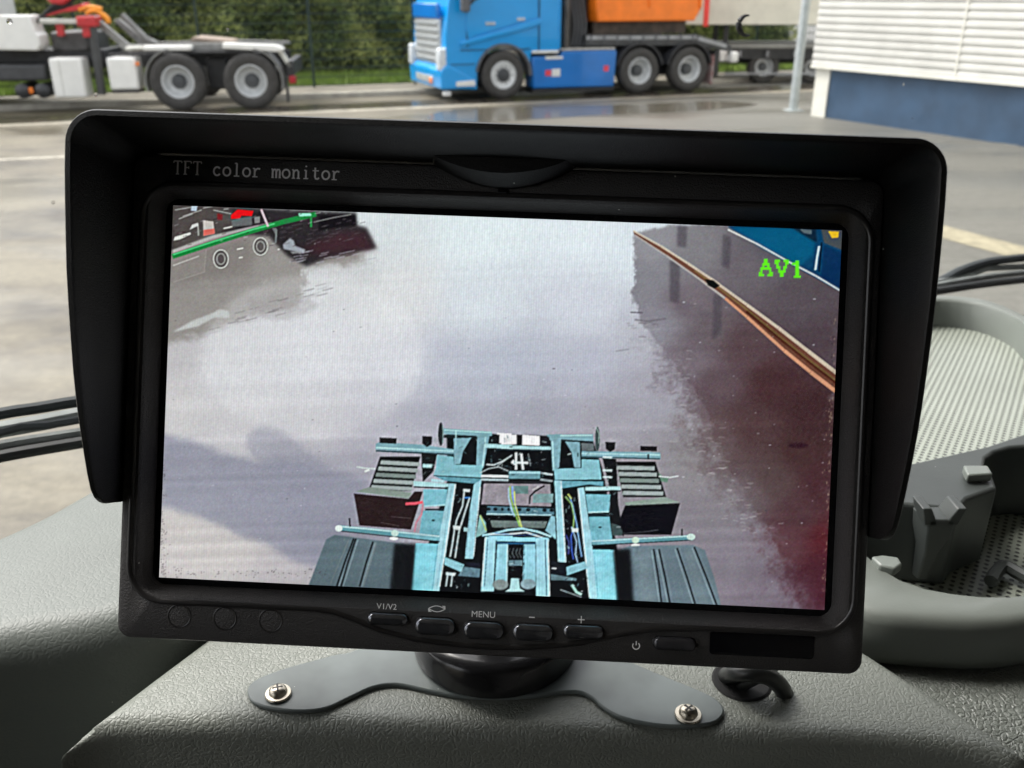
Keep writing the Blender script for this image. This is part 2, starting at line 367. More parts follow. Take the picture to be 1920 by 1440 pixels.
def left_truck():
    A = on_z(335, 207, 0); Bp = on_z(470, 205, 0); d = Bp-A; ang = math.atan2(d.y, d.x)
    t = root('hooklift_truck', 'white and black chassis truck with red crane and white side boxes, at the left', 'truck', A, ang)
    wm = mat('white_paint', (.8, .8, .76), .35, var=.06, vscale=2.5, coat=.3)
    gm = mat('dusty_grey', (.22, .22, .21), .5, var=.25, vscale=6)
    lg = mat('pale_steel', (.55, .55, .50), .45, var=.25, vscale=3)
    redm = mat('crane_red', (.55, .03, .035), .35, var=.2, vscale=5, coat=.3)
    orm = mat('hook_orange', (.85, .30, .02), .4, var=.15, vscale=8)
    for u in (.06, 1.46, -5.0):
        wheel(t, u, .535, -.02); wheel(t, u, .535, 2.1)
    MB().box(-6.2, 2.12, .62, .72, .78, 1.04).build('chassis_rail', black_m, t, bevel=.01)
    MB().box(-6.2, 2.12, 1.6, 1.7, .78, 1.04).build('chassis_rail', black_m, t, bevel=.01)
    for u in (.06, 1.46): MB().lathe([(.1, .3), (.1, 2.1)], 12, 'y', (u, 0, .5)).build('axle', black_m, t)
    MB().box(.55, .95, .5, .8, .35, .95).build('suspension', black_m, t, bevel=.03)
    # pale hook arm: horizontal beam with a sloping front end
    arm = [(2.12, 1.14), (2.10, 1.20), (.9, 1.24), (-.55, 1.20), (-.85, 1.22), (-1.32, 1.66), (-1.42, 1.62), (-.98, 1.14), (-.85, 1.08), (.9, 1.10)]
    MB().prism(arm, .35, .5, 'y').build('hook_arm', gm, t, bevel=.008)
    MB().prism(arm, 1.75, 1.9, 'y').build('hook_arm', gm, t, bevel=.008)
    MB().box(-.52, .38, .05, .34, 1.115, 1.20).build('side_plate', wm, t, bevel=.015)
    MB().prism([(.98, 1.15), (1.0, 1.25), (2.0, 1.2), (2.16, 1.13), (2.08, 1.08)], .0, .34, 'y').build('side_plate', wm, t, bevel=.015)
    MB().box(-.86, -.56, .1, .34, 1.12, 1.19).build('roller', lg, t, bevel=.03)
    MB().prism([(.3, 1.27), (.35, 1.34), (1.05, 1.27), (1.1, 1.22)], .5, 1.6, 'y').build('deck_cover', mat('rusty_deck', (.22, .17, .13), .7, var=.3, vscale=6), t, bevel=.01)
    MB().prism([(2.0, 1.12), (2.1, 1.12), (2.28, .8), (2.2, .78)], .1, .25, 'y').build('tail_bracket', lg, t, bevel=.008)
    MB().box(2.16, 2.3, .1, 2.3, .62, .9).build('rear_beam', black_m, t, bevel=.015)
    MB().box(2.2, 2.33, .02, .2, .48, .62).build('tail_light', mat('lamp_red', (.35, .01, .02), .3, var=.1), t, bevel=.02)
    MB().box(2.12, 2.15, 0, .36, .12, .6).build('mud_flap', black_m, t)
    arc_fender(t, .06, .53, .60, 100, 195, 0, .5, gm, .03); arc_fender(t, 1.46, .53, .60, -15, 80, 0, .5, gm, .03)
    MB().box(.1, 1.42, .08, .5, 1.06, 1.09).build('wheel_cover', black_m, t)
    # side boxes
    b1 = MB().box(-2.28, -1.68, -.02, .5, .26, 1.0).build('side_box', wm, t, bevel=.045, seg=3)
    MB().box(-2.1, -2.085, -.026, -.018, .3, .97).build('seam', lg, b1)
    b2 = MB().box(-1.22, -.68, -.02, .5, .40, 1.0).build('side_box', wm, t, bevel=.045, seg=3)
    MB().box(-1.2, -.7, .0, .48, .34, .40).build('box_tray', black_m, b2)
    MB().lathe([(.035, -.05), (.035, .02)], 12, 'y', (-.645, 0, .88)).build('marker_light', mat('lamp_orange', (.9, .22, .02), .3, var=.1), t)
    MB().prism([(-3.3, 1.15), (-3.3, 1.76), (-2.46, 1.76), (-2.41, 1.45), (-2.36, 1.4), (-2.36, 1.22), (-2.44, 1.13)], -.03, .55, 'y').build('cab_side_panel', wm, t, bevel=.03, seg=3)
    MB().box(-3.3, -2.4, .06, .55, .58, .88).build('battery_box', mat('plastic_dark', (.05, .052, .055), .5, var=.2, vscale=6), t, bevel=.05, seg=3)
    for u in (-2.87, -2.5):
        MB().lathe([(.01, -.03), (.09, -.015), (.135, .02), (.14, .06), (.14, .7), (.1, .74), (.01, .75)], 20, 'y', (u, 0, .4)).build('air_tank', mat('tank_black', (.03, .032, .035), .4, var=.2, vscale=8), t, smooth=True)
    MB().box(-2.72, -2.64, -.06, -.03, .36, .47).build('marker_light', MATS['lamp_orange'], t, bevel=.015)
    MB().box(-3.6, -1.35, .5, 1.9, .88, 1.12).build('engine_bay', black_m, t, bevel=.02)
    MB().box(-2.3, -1.6, .4, 1.9, 1.1, 1.45).build('pump_housing', mat('pump_grey', (.06, .06, .06), .5, var=.5, vscale=5), t, bevel=.05)
    # loader crane
    cr = MB(); cr.tube([(-1.46, .2, .3), (-1.44, .2, 1.0), (-1.42, .2, 1.62)], .085, 12).build('crane_mast', mat('mast_grey', (.06, .062, .062), .45, var=.2, vscale=6), t, smooth=True)
    MB().box(-1.66, -1.32, .05, .6, 1.55, 1.74).build('crane_head', redm, t, bevel=.03)
    MB().box(-2.1, -1.97, .2, .34, 1.38, 1.68).build('crane_leg', redm, t, bevel=.02)
    MB().box(-1.6, -1.46, .1, .3, 1.36, 1.6).build('crane_leg', redm, t, bevel=.02)
    MB().box(-2.35, -1.55, .12, .2, 1.6, 1.69).build('crane_boom', lg, t, bevel=.02)
    MB().prism([(-2.3, 1.72), (-1.95, 1.8), (-1.5, 1.85), (-1.45, 1.98), (-1.7, 1.92), (-2.2, 1.78)], .25, .45, 'y').build('crane_boom', redm, t, bevel=.02)
    MB().prism([(-2.2, 2.05), (-2.1, 1.95), (-1.9, 1.93), (-1.75, 2.02), (-1.7, 2.3), (-2.15, 2.4)], .2, .6, 'y').build('crane_cylinder', redm, t, bevel=.04)
    MB().tube(smooth_path([(-1.5, .2, 1.78), (-1.35, .2, 1.84), (-1.22, .2, 1.78), (-1.12, .2, 1.68), (-1.14, .2, 1.6)], 5), [.04]*10+[.05]*11, 10).build('crane_hook', orm, t, smooth=True)
    MB().tube(smooth_path([(-1.62, .22, 1.84), (-1.4, .22, 1.9), (-1.2, .22, 1.86)], 5), .035, 8).build('sling', orm, t, smooth=True)
    hz = MB()
    for k in range(4):
        hz.tube(smooth_path([(-2.4-.03*k, .3, 1.62), (-2.1, .28-.02*k, 1.82+.03*k), (-1.8, .3, 1.93+.02*k), (-1.6, .3, 2.2)], 5), .022, 6)
    hz.build('hydraulic_hose', black_m, t, smooth=True)
    MB().tube([(-1.0, .8, 1.75), (-.6, .8, 1.3), (-.4, .8, 1.2)], .06, 8).build('lift_cylinder', gm, t, smooth=True)
    # driver's cab, just outside the photograph
    c = MB(); c.prism([(-3.5, .55), (-3.5, 3.1), (-5.2, 3.15), (-5.6, 1.9), (-5.7, .5)], -.02, 2.4, 'y'); cb = c.build('cab', wm, t, bevel=.08, seg=3)
    MB().prism([(-3.9, 1.85), (-3.9, 2.7), (-5.0, 2.7), (-5.25, 1.85)], -.03, -.022, 'y').build('window', mat('dark_glass', (.02, .025, .03), .08, var=.1), cb)
left_truck()

def blue_truck():
    A = on_z(945, 186, 0); t = root('blue_truck', 'bright blue cab lorry with silver grille parked before the hedge', 'truck', A, AX)
    bl = mat('lorry_blue', (.0, .29, .70), .28, var=.05, vscale=1.5, coat=.6)
    bd = mat('skirt_blue', (.0, .15, .50), .3, var=.1, vscale=1.5, coat=.5)
    sil = mat('grille_silver', (.5, .52, .52), .35, metal=.4, var=.2, vscale=12)
    gm = mat('arch_grey', (.10, .105, .115), .5, var=.15, vscale=6)
    wm = mat('lamp_white', (.75, .75, .72), .3, var=.06, vscale=6)
    wheel(t, .0, .5, 0, deep=False, front=True); wheel(t, .0, .5, 2.05, deep=False, front=True)
    for u in (3.36, 4.68): wheel(t, u, .5, 0); wheel(t, u, .5, 2.05)
    # cab side outline with the wheel arch cut out
    arch = [(.62*math.cos(R(a)), .5+.62*math.sin(R(a))) for a in range(170, -1, -12)]
    arch = [(x, z) for x, z in arch if z > .36]
    prof = [(-1.2, .26), (-.62, .22)]+arch+[(.64, .93), (1.28, .97), (1.32, 1.1), (1.33, 3.3), (1.0, 3.55), (-.5, 3.6), (-.95, 3.1), (-1.22, 1.95), (-1.3, 1.3), (-1.3, .5)]
    cab = MB().prism(prof, 0.02, 2.46, 'y').build('cab', bl, t, bevel=.05, seg=3)
    # door panel, raised crease, handle, window, mirror
    dr = MB().prism([(-.78, 1.12), (-.70, 1.30), (.78, 1.66), (.80, 3.2), (-.45, 3.25), (-.82, 1.95), (-.86, 1.5)], -.005, .03, 'y').build('door', bl, cab, bevel=.012)
    MB().prism([(-.98, 1.10), (-.98, 1.20), (.2, 1.48), (.80, 1.66), (.86, 1.62), (.86, 1.52), (.2, 1.36)], -.035, .03, 'y').build('crease', bl, cab, bevel=.02)
    MB().prism([(-.80, 1.86), (-.64, 2.0), (-.1, 2.18), (.62, 2.24), (.66, 3.0), (-.3, 3.0)], -.012, .0, 'y').build('window', mat('dark_glass', (.02, .025, .03), .08, var=.1), dr)
    sm2 = mat('seam_dark', (.01, .03, .07), .6, var=.1)
    for pts in ([(-.84, 1.1), (-.80, 1.1), (-.80, 1.9), (-.84, 1.9)], [(.81, .98), (.835, .98), (.835, 3.2), (.81, 3.2)], [(-.98, 1.02), (.62, 1.02), (.62, 1.04), (-.98, 1.04)], [(-1.2, .74), (-.66, .74), (-.66, .755), (-1.2, .755)]): MB().prism(pts, .0, .018, 'y').build('seam', sm2, cab)
    MB().box(-.42, -.2, -.03, -.004, 1.52, 1.58).build('handle', sil, dr, bevel=.012)
    MB().box(.30, .48, -.03, -.004, 1.60, 1.66).build('handle', sil, dr, bevel=.012)
    MB().box(1.30, 1.34, .0, .3, 1.0, 3.3).build('side_deflector', bl, cab, bevel=.01)
    MB().box(-1.02, -.84, -.32, -.1, 1.78, 2.7).build('mirror', gm, cab, bevel=.05)
    MB().tube([(-.92, .02, 2.6), (-.95, -.2, 2.62)], .025, 8).build('mirror_arm', gm, cab)
    arc_fender(t, 0, .5, .605, -2, 172, -.02, .3, gm, .05, 'wheel_arch')
    # front: grille, bars, bumper, lamps  (front faces local -x)
    MB().prism([(-1.36, .74), (-1.36, 1.62), (-1.28, 1.7), (-1.28, .7)], .32, 2.14, 'y').build('grille', sil, t, bevel=.03)
    for k in range(6): MB().box(-1.385, -1.355, .36, 2.10, .80+.145*k, .86+.145*k).build('grille_bar', mat('grille_dark', (.3, .32, .33), .4, var=.1), t, bevel=.008)
    MB().box(-1.40, -1.30, .3, 2.16, 1.64, 1.95).build('nameplate_panel', bd, t, bevel=.03)
    MB().prism([(-1.42, .24), (-1.44, .62), (-1.32, .74), (-1.2, .72), (-.66, .42), (-.66, .24)], .0, 2.48, 'y').build('bumper', bl, t, bevel=.04, seg=3)
    MB().prism([(-1.425, .52), (-1.425, .56), (-1.41, .56), (-1.41, .52)], .5, 1.98, 'y').build('lower_bar', sil, t)
    MB().box(-1.45, -1.41, .6, 1.9, .34, .48).build('lower_grille', sil, t, bevel=.01)
    for y in (.03, 2.2):
        MB().box(-1.46, -1.2, y, y+.26, .62, 1.08).build('headlight', mat('lamp_lens', (.6, .64, .66), .12, var=.15, vscale=14), t, bevel=.05, seg=3)
    MB().box(-1.47, -1.43, .62, .78, .32, .44).build('fog_light', MATS.get('lamp_orange') or mat('lamp_orange', (.9, .22, .02), .3), t, bevel=.02)
    MB().box(-1.36, -1.2, .02, .2, .1, .2).build('front_marker', wm, t, bevel=.03)
    MB().prism([(-1.1, .30), (-1.1, .40), (-.68, .42), (-.66, .30)], -.02, .0, 'y').build('step', wm, t, bevel=.01)
    MB().box(.66, 1.3, -.01, .25, .93, .99).build('step', wm, t, bevel=.02)
    MB().box(.98, 1.4, -.02, .3, .80, .86).build('step', wm, t, bevel=.015)
    # side skirt with small marks
    sk = MB().prism([(.70, .20), (.66, .86), (1.36, .86), (1.4, .96), (2.74, .96), (2.7, .18)], .0, .5, 'y').build('side_skirt', bd, t, bevel=.03)
    MB().box(1.36, 2.7, .02, .45, .98, 1.02).build('catwalk', mat('alu', (.5, .5, .48), .4, metal=.5, var=.2, vscale=8), t)
    MB().box(.98, 1.12, -.008, -.001, .46, .58).build('warning_mark', mat('mark_red', (.75, .05, .06), .4, var=.2, vscale=20), sk)
    MB().box(1.14, 1.34, -.008, -.001, .44, .60).build('warning_plate', wm, sk)
    MB().box(2.42, 2.54, -.008, -.001, .52, .64).build('warning_mark', MATS['mark_red'], sk)
    MB().box(.7, 2.72, .03, .5, .1, .18).build('underrun_bar', black_m, t)
    MB().box(.9, 5.7, .7, .8, .74, 1.02).build('chassis_rail', black_m, t); MB().box(.9, 5.7, 1.65, 1.75, .74, 1.02).build('chassis_rail', black_m, t)
    for u in (3.36, 4.68): MB().lathe([(.1, .3), (.1, 2.1)], 12, 'y', (u, 0, .5)).build('axle', black_m, t)
    MB().box(3.6, 4.4, .5, 2.0, .35, .8).build('suspension', black_m, t)
    for u in (3.36, 4.68): arc_fender(t, u, .5, .58, 12, 168, 0, .5, mat('guard_black', (.035, .036, .04), .45, var=.2), .03)
    # tower of hoses and crane column behind the cab
    MB().box(1.42, 2.15, .35, 2.1, 1.02, 2.7).build('crane_column', black_m, t, bevel=.05)
    MB().tube([(1.55, .2, 1.0), (1.55, .2, 2.9)], .09, 12).build('exhaust_stack', mat('exhaust', (.09, .085, .08), .4, metal=.6, var=.3, vscale=5), t, smooth=True)
    for k in range(4):
        x = 1.75+.09*k; MB().tube(smooth_path([(x, .3, 1.05), (x+.05, .26, 1.5), (x-.04, .28, 2.0), (x, .35, 2.6)], 4), .02, 6).build('hose', gm, t, smooth=True)
    MB().prism([(2.02, 1.06), (2.02, 1.29), (4.9, 1.25), (5.85, 1.02), (5.9, .86), (4.9, 1.02)], .12, .32, 'y').build('bed_frame', mat('bed_dark', (.05, .052, .055), .5, var=.2), t, bevel=.015)
    MB().prism([(2.02, 1.06), (2.02, 1.29), (4.9, 1.25), (5.85, 1.02), (5.9, .86), (4.9, 1.02)], 2.1, 2.3, 'y').build('bed_frame', MATS['bed_dark'], t, bevel=.015)
    MB().prism([(2.02, 1.19), (2.02, 1.27), (4.85, 1.24), (4.85, 1.16)], .09, .116, 'y').build('bed_rail', mat('rail_grey', (.30, .31, .32), .45, var=.2, vscale=6), t)
    MB().prism([(4.9, 1.22), (5.7, 1.03), (5.7, .95), (4.9, 1.14)], .09, .116, 'y').build('bed_rail', MATS['rail_grey'], t)
    for k in range(9): MB().box(2.1+.33*k, 2.14+.33*k, .07, .088, 1.13, 1.28).build('stake', gm, t)
    MB().box(2.1, 5.4, .33, 2.09, 1.03, 1.14).build('deck', black_m, t)
    MB().box(5.3, 5.33, 0, .4, .15, .8).build('mud_flap', mat('flap_pink', (.30, .10, .10), .6, col2=(.45, .4, .38), vscale=12), t)
    MB().box(5.4, 5.55, .1, 2.3, .3, .9).build('tail_beam', black_m, t, bevel=.02)
    MB().box(5.85, 6.05, .05, .4, .62, .86).build('work_light', wm, t, bevel=.04)
    # orange skip on its skids, carried by the bed
    s = root('skip_container', 'orange steel skip with dark skids carried on the blue lorry bed', 'skip', t.matrix_basis @ Vector((2.2, .35, 1.29)), AX)
    om = mat('skip_orange', (.9, .2, .01), .45, var=.1, vscale=3, rvar=.1)
    MB().prism([(.0, .55), (.06, .27), (2.55, .27), (2.72, .55), (2.72, 1.5), (-.02, 1.5)], -.3, 1.7, 'y').build('body', om, s, bevel=.03)
    for u in (.02, 1.35, 2.66): MB().box(u-.035, u+.035, -.34, -.3, .56, 1.5).build('rib', om, s, bevel=.01)
    MB().box(-.03, 2.73, -.36, -.3, 1.42, 1.5).build('top_rail', om, s, bevel=.01)
    for y in (.0, 1.2): MB().box(.1, 2.5, y, y+.12, .0, .27).build('skid', mat('skid_brown', (.06, .045, .035), .6, var=.5, vscale=5), s)
    MB().prism([(2.76, .15), (2.86, .15), (2.84, 1.7), (2.72, 1.7)], -.4, -.33, 'y').build('red_strap', mat('strap_red', (.75, .04, .03), .5, var=.1), s)
    return t
blue_truck()

def far_trailer():
    t = root('flatbed_trailer', 'black flatbed trailer standing between blue lorry and warehouse', 'trailer', (5.2, 24.6, 0), 0)
    dk = mat('deck_grey', (.22, .22, .2), .6, var=.2, vscale=4)
    MB().box(.25, 8, 0, 2.4, .86, .94).build('deck', dk, t, bevel=.01)
    MB().box(.25, 8, .06, .2, .6, .86).build('side_beam', black_m, t)
    MB().box(.3, 8, .8, 1.6, .45, .856).build('chassis_beam', black_m, t)
    for u in (.7, 2.0, 3.3): 
        wheel(t, u+.6, .4, .1)
    MB().box(.1, .25, .0, .24, .54, .8).build('tail_lamp', mat('lamp_white', (.75, .75, .72), .3), t, bevel=.03)
    MB().box(.3, 8, .02, .08, .22, .27).build('guard_rail', mat('rail_grey', (.3, .31, .32), .45), t)
    for u in (.6, 1.3, 2.0, 2.7): MB().box(u, u+.05, -.02, .04, .66, .8).build('lash_ring', MATS['rail_grey'], t)
    c = root('site_cabin', 'cream white cabin body raised on steel legs on the far trailer', 'cabin', (4.3, 25.0, .94), 0)
    cm = mat('cream_paint', (.66, .64, .54), .45, var=.08, vscale=2)
    MB().box(-.5, 8, 0, 2.0, .48, 2.8).build('body', cm, c, bevel=.06, seg=3)
    MB().box(-.35, .3, -.02, -.003, .8, 1.5).build('window', mat('pale_window', (.45, .47, .45), .2, var=.1), c, bevel=.02)
    MB().box(-.3, .15, -.02, -.003, .58, .68).build('number_plate', mat('plate_yellow', (.5, .4, .12), .5, var=.3, vscale=30), c)
    MB().box(-.52, 8, -.03, -.004, .47, .54).build('sill', cm, c, bevel=.01)
    for u in (1.2, 5.5): MB().box(u, u+.12, .2, .32, 0, .48).build('leg', black_m, c)
    for u in (1.2, 5.5): MB().box(u, u+.12, 1.5, 1.62, 0, .48).build('leg', black_m, c)
far_trailer()

# ================================================================== CAB: windscreen, wipers, shell
WN = (-.53, .848); WT = Vector((.848, .53, 0)); WC = .335
CABM = Matrix(((.848, -.53, 0, 0), (.53, .848, 0, 0), (0, 0, 1, 0), (0, 0, 0, 1)))   # local x along the windscreen, y forward
glass = bpy.data.materials.new('clear_glass'); glass.use_nodes = True; gn = glass.node_tree; gn.nodes.clear()
gt = gn.nodes.new('ShaderNodeBsdfTransparent'); gt.inputs['Color'].default_value = (1, 1, 1, 1); go = gn.nodes.new('ShaderNodeOutputMaterial'); gn.links.new(gt.outputs[0], go.inputs['Surface'])
ws = root('windscreen', 'rain spotted lorry windscreen behind the monitor, looking onto the yard', 'windscreen', (0, 0, 0))
ws.matrix_basis = CABM @ Matrix.Translation((0, WC, 1.8)); W[ws.name] = ws.matrix_basis.copy()
MB().box(-.72, 1.75, 0, .005, .0, .95).build('glass_pane', glass, ws)
# ceramic frit band along the lower edge with its dotted fade
MB().box(-.72, 1.75, -.0012, -.0004, .0, .085).build('frit_band', mat('frit_black', (.02, .02, .022), .6, var=.2, vscale=50), ws)
fd = MB()
for j in range(3):
    for k in range(280):
        x = -.22+k*.003+(j % 2)*.0015; rad = .0008-.0002*j
        fd.lathe([(rad, -.0010), (rad, -.0004)], 8, 'y', (x, 0, .0865+j*.003))
fd_o = fd.build('frit_dots', MATS['frit_black'], ws); fd_o['kind'] = 'stuff'
dropm = bpy.data.materials.new('water_drop'); dropm.use_nodes = True
db = dropm.node_tree.nodes['Principled BSDF']; db.inputs['Transmission Weight'].default_value = 1; db.inputs['Roughness'].default_value = .02; db.inputs['IOR'].default_value = 1.33
wsi = W[ws.name].inverted()
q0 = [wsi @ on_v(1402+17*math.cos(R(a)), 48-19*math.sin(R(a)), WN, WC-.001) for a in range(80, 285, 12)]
MB().tube(q0, [.0003+.0011*math.sin(math.pi*i/(len(q0)-1)) for i in range(len(q0))], 8).build('drop_dark_rim', MATS['frit_black'], ws, smooth=True)  # dark refracted rim of a raindrop, its shade put into a black crescent tube
for (px, py, r_) in ((427, 56, .0007), (180, 178, .0007), (1695, 158, .0007), (1712, 222, .0006), (100, 380, .0007), (18, 40, .0009)):
    q = wsi @ on_v(px, py, WN, WC+.005)
    MB().lathe([(.0001*r_, .0+r_*.35), (r_*.5, r_*.3), (r_*.85, r_*.15), (r_, .0001)], 14, 'y', (q.x, .0052, q.z)).build('water_drop', dropm, ws, smooth=True, ang=80)

def wiper(name, label, up, low, blade, c, thick):
    """arm and blade traced on the outside of the windscreen"""
    w_ = root(name, label, 'wiper', on_v(*low[0], WN, c), 0, 'windscreen wipers resting at the foot of the glass')
    dm = mat('wiper_arm', (.03, .037, .04), .75, metal=0, var=.2, vscale=60); rm = mat('wiper_rubber', (.012, .014, .014), .6, var=.2, vscale=80); sm = mat('wiper_bright', (.16, .175, .17), .75, metal=0, var=.25, vscale=60)
    inv = W[w_.name].inverted()
    T = lambda pts, cc: [inv @ on_v(*q, WN, cc) for q in pts]
    MB().tube(smooth_path(T(up, c+.012), 6), thick[0], 8).build('arm', dm, w_, smooth=True)
    MB().tube(smooth_path(T(low, c+.004), 6), thick[1], 8).build('blade_frame', sm, w_, smooth=True)
    MB().tube(smooth_path(T(blade, c), 6), thick[2], 8).build('rubber_blade', rm, w_, smooth=True)
    return w_
wa = wiper('wiper', 'black wiper left of the monitor, resting low on the windscreen', [(-160, 812), (0, 776), (70, 765), (150, 752), (260, 740)],
      [(-160, 872), (0, 836), (150, 812), (260, 795)], [(-160, 892), (0, 856), (150, 830), (260, 812)], WC+.012, (.0024, .0022, .0024))
MB().tube([W[wa.name].inverted() @ on_v(*q, WN, WC+.02) for q in ((-30, 818), (40, 800), (90, 797), (160, 785))], .0016, 6).build('link_rod', MATS['wiper_arm'], wa, smooth=True)
MB().tube([W[wa.name].inverted() @ on_v(*q, WN, WC+.03) for q in ((-160, 838), (0, 806), (80, 792), (150, 778), (260, 758))], .0034, 8).build('blade_spoiler', mat('spoiler_pale', (.26, .28, .27), .8, var=.2, vscale=40), wa, smooth=True)
wb = wiper('wiper', 'wet grey wiper right of the monitor above the parcel tray', [(1700, 540), (1760, 528), (1800, 508), (1850, 492), (1920, 483), (2000, 476)],
      [(1700, 545), (1760, 534), (1840, 520), (1920, 511), (2000, 503)], [(1700, 553), (1760, 545), (1840, 533), (1920, 524), (2000, 516)], WC+.012, (.0032, .0022, .003))
MB().tube([W[wb.name].inverted() @ on_v(*q, WN, WC+.022) for q in ((1740, 532), (1800, 521), (1850, 503), (1920, 500), (1990, 497))], .0022, 6).build('link_rod', MATS['wiper_bright'], wb, smooth=True)
# the driver's cab around us: roof, rear wall, doors with window openings
dkm = mat('cab_lining', (.05, .048, .045), .9, var=.1, vscale=9)
liner = mat('headliner', (.42, .40, .37), .9, var=.06, vscale=9)
def shell(name, mb, m=None):
    o = mb.build(name, m or dkm, None, CABM); o['kind'] = 'structure'; return o
shell('cab_ceiling', MB().box(-.8, 1.85, -1.3, .30, 2.66, 2.7), liner)
shell('cab_rear_wall', MB().box(-.8, 1.85, -1.35, -1.31, .6, 2.7), liner)
shell('cab_floor', MB().box(-.8, 1.85, -1.3, .25, .55, .6))
for s_, x in (('left', -.8), ('right', 1.8)):
    zb_ = 1.6 if s_ == 'left' else 1.85; yb_ = -.12 if s_ == 'left' else -.3
    m_ = MB(); m_.box(x, x+.05, -1.305, .36, .6, zb_); m_.box(x, x+.05, -1.305, .36, 2.5, 2.66); m_.box(x, x+.05, -1.305, yb_, zb_, 2.5); m_.box(x, x+.05, .27, .36, zb_, 2.5)
    shell('cab_wall_'+s_, m_)
shell('cab_front_wall', MB().box(-.8, 1.85, .345, .36, .6, 1.795))
shell('cab_header', MB().box(-.75, 1.8, .28, .34, 2.56, 2.66))

# ================================================================== DASHBOARD
ZD = 1.933
dash = root('dashboard', 'grey green textured lorry dashboard with padded centre and parcel tray', 'dashboard', (0, .2, 1.8))
soft = mat('dash_soft', (.145, .155, .134), .5, spec=.55, var=.10, vscale=18, bump=.42, bscale=760, bdist=.00028, btype='leather', speck=.02, speck_s=900)
soft2 = mat('dash_smooth', (.090, .102, .092), .48, spec=.55, var=.16, vscale=11, bump=.3, bscale=900, bdist=.0002, speck=.012, speck_s=900)
grain = mat('dash_grain', (.13, .142, .128), .42, spec=.55, var=.12, vscale=20, bump=.7, bscale=620, bdist=.0004, btype='leather', speck=.02, speck_s=800)
darkp = mat('dash_dark', (.022, .026, .026), .55, var=.2, vscale=30, bump=.3, bscale=700, bdist=.0002, speck=.012, speck_s=800)
def off(pts, d):
    n = len(pts); out = []
    for i in range(n):
        a = Vector(pts[i-1]); b = Vector(pts[i]); c = Vector(pts[(i+1) % n]); t = (c-a).normalized(); out.append((b.x-t.y*d, b.y+t.x*d))
    return out
def area(p): return sum(p[i-1][0]*p[i][1]-p[i][0]*p[i-1][1] for i in range(len(p)))/2
def relax(P, sig, n=220):
    P = [tuple(p)[:2] for p in P]
    if area(P) < 0: P.reverse()
    P = np.array(P+[P[0]]); s = np.r_[0, np.cumsum(np.hypot(*np.diff(P, axis=0).T))]; t = np.linspace(0, s[-1], n+1)[:-1]
    Q = np.stack([np.interp(t, s, P[:, 0]), np.interp(t, s, P[:, 1])], 1); k_ = sig/(s[-1]/n); m_ = int(3*k_)+1
    wk = np.exp(-np.arange(-m_, m_+1)**2/(2*k_*k_)); wk /= wk.sum()
    return sum(w_*np.roll(Q, j, 0) for w_, j in zip(wk, range(-m_, m_+1)))
def inset(o, d):
    q = np.array(off(o, d)); P_ = np.array(o)
    if d < 1e-6: return [tuple(v) for v in q]
    a = P_; b = np.roll(P_, -1, 0); ab = b-a
    t = np.clip(((q[:, None]-a)*ab).sum(-1)/np.maximum((ab**2).sum(-1), 1e-14), 0, 1)
    dist = np.sqrt((((a+ab*t[..., None])-q[:, None])**2).sum(-1)).min(1); ok = dist > d*.985
    i = np.arange(len(q)); n_ = len(q)
    for k in (0, 1): q[:, k] = np.interp(i, np.concatenate([i[ok]-n_, i[ok], i[ok]+n_]), np.tile(q[ok, k], 3))
    return [tuple(v) for v in q]
def slab(name, outline, ztop, zbot, r, m, parent=dash, n=7, batter=0, sm=.004):
    """a padded panel: the outline is its foot, the top edge is rounded with radius r"""
    o = [tuple(q) for q in relax(outline, sm)]
    loops = [[(*p, zbot) for p in off(o, -batter)]]
    for k in range(n+1):
        q = R(90*k/n); pts = inset(o, r*(1-math.cos(q))); loops.append([(*p, ztop-r+r*math.sin(q)) for p in pts])
    Mi = W[parent.name].inverted(); mb = MB().loft([[tuple(Mi @ Vector(v)) for v in l] for l in loops], True, False, True)
    ob = mb.build(name, m, parent, smooth=True, ang=60)
    return ob
def zpath(pxs, z): return [on_z(*q, z).to_2d() for q in pxs]
# centre pad carrying the monitor
front = zpath([(96, 1392), (128, 1366), (175, 1348), (230, 1338), (420, 1334), (640, 1343), (1000, 1358), (1342, 1368), (1612, 1372), (1762, 1382), (1850, 1398), (1915, 1420)], ZD)
pad = [Vector(p)+Vector((0, -.0035)) for p in front]+[Vector((.1275, .1605)), Vector((.1238, .1668)), Vector((.111, .186)), Vector((.0985, .2045)), Vector((.075, .24)), Vector((.05, .31)), Vector((-.045, .31)), Vector((-.07, .24)), Vector((-.0895, .2055)), Vector((-.0975, .1915))]
pad_s = pad
slab('centre_pad', pad_s, ZD, ZD-.075, .0055, soft, batter=.010, sm=.0042)
# left panel, slightly higher
ZL = 1.945
lp = zpath([(-500, 1330), (-250, 1262), (0, 1202), (120, 1186), (213, 1172), (300, 1150)], ZL)+[Vector((-.06, .235)), Vector((-.03, .29)), Vector((-.02, .36))]
lb = zpath([(330, 835), (235, 872), (180, 893), (140, 914), (100, 938), (60, 960), (0, 986), (-120, 1036), (-400, 1130)], ZL)
slab('left_panel', lp+[Vector((-.05, .345))]+lb+[Vector((-.44, .10))], ZL, ZL-.10, .011, mat('dash_left', (.10, .112, .10), .5, spec=.5, var=.16, vscale=11, bump=.2, bscale=620, bdist=.0003, btype='leather', speck=.012, speck_s=900), sm=.006)
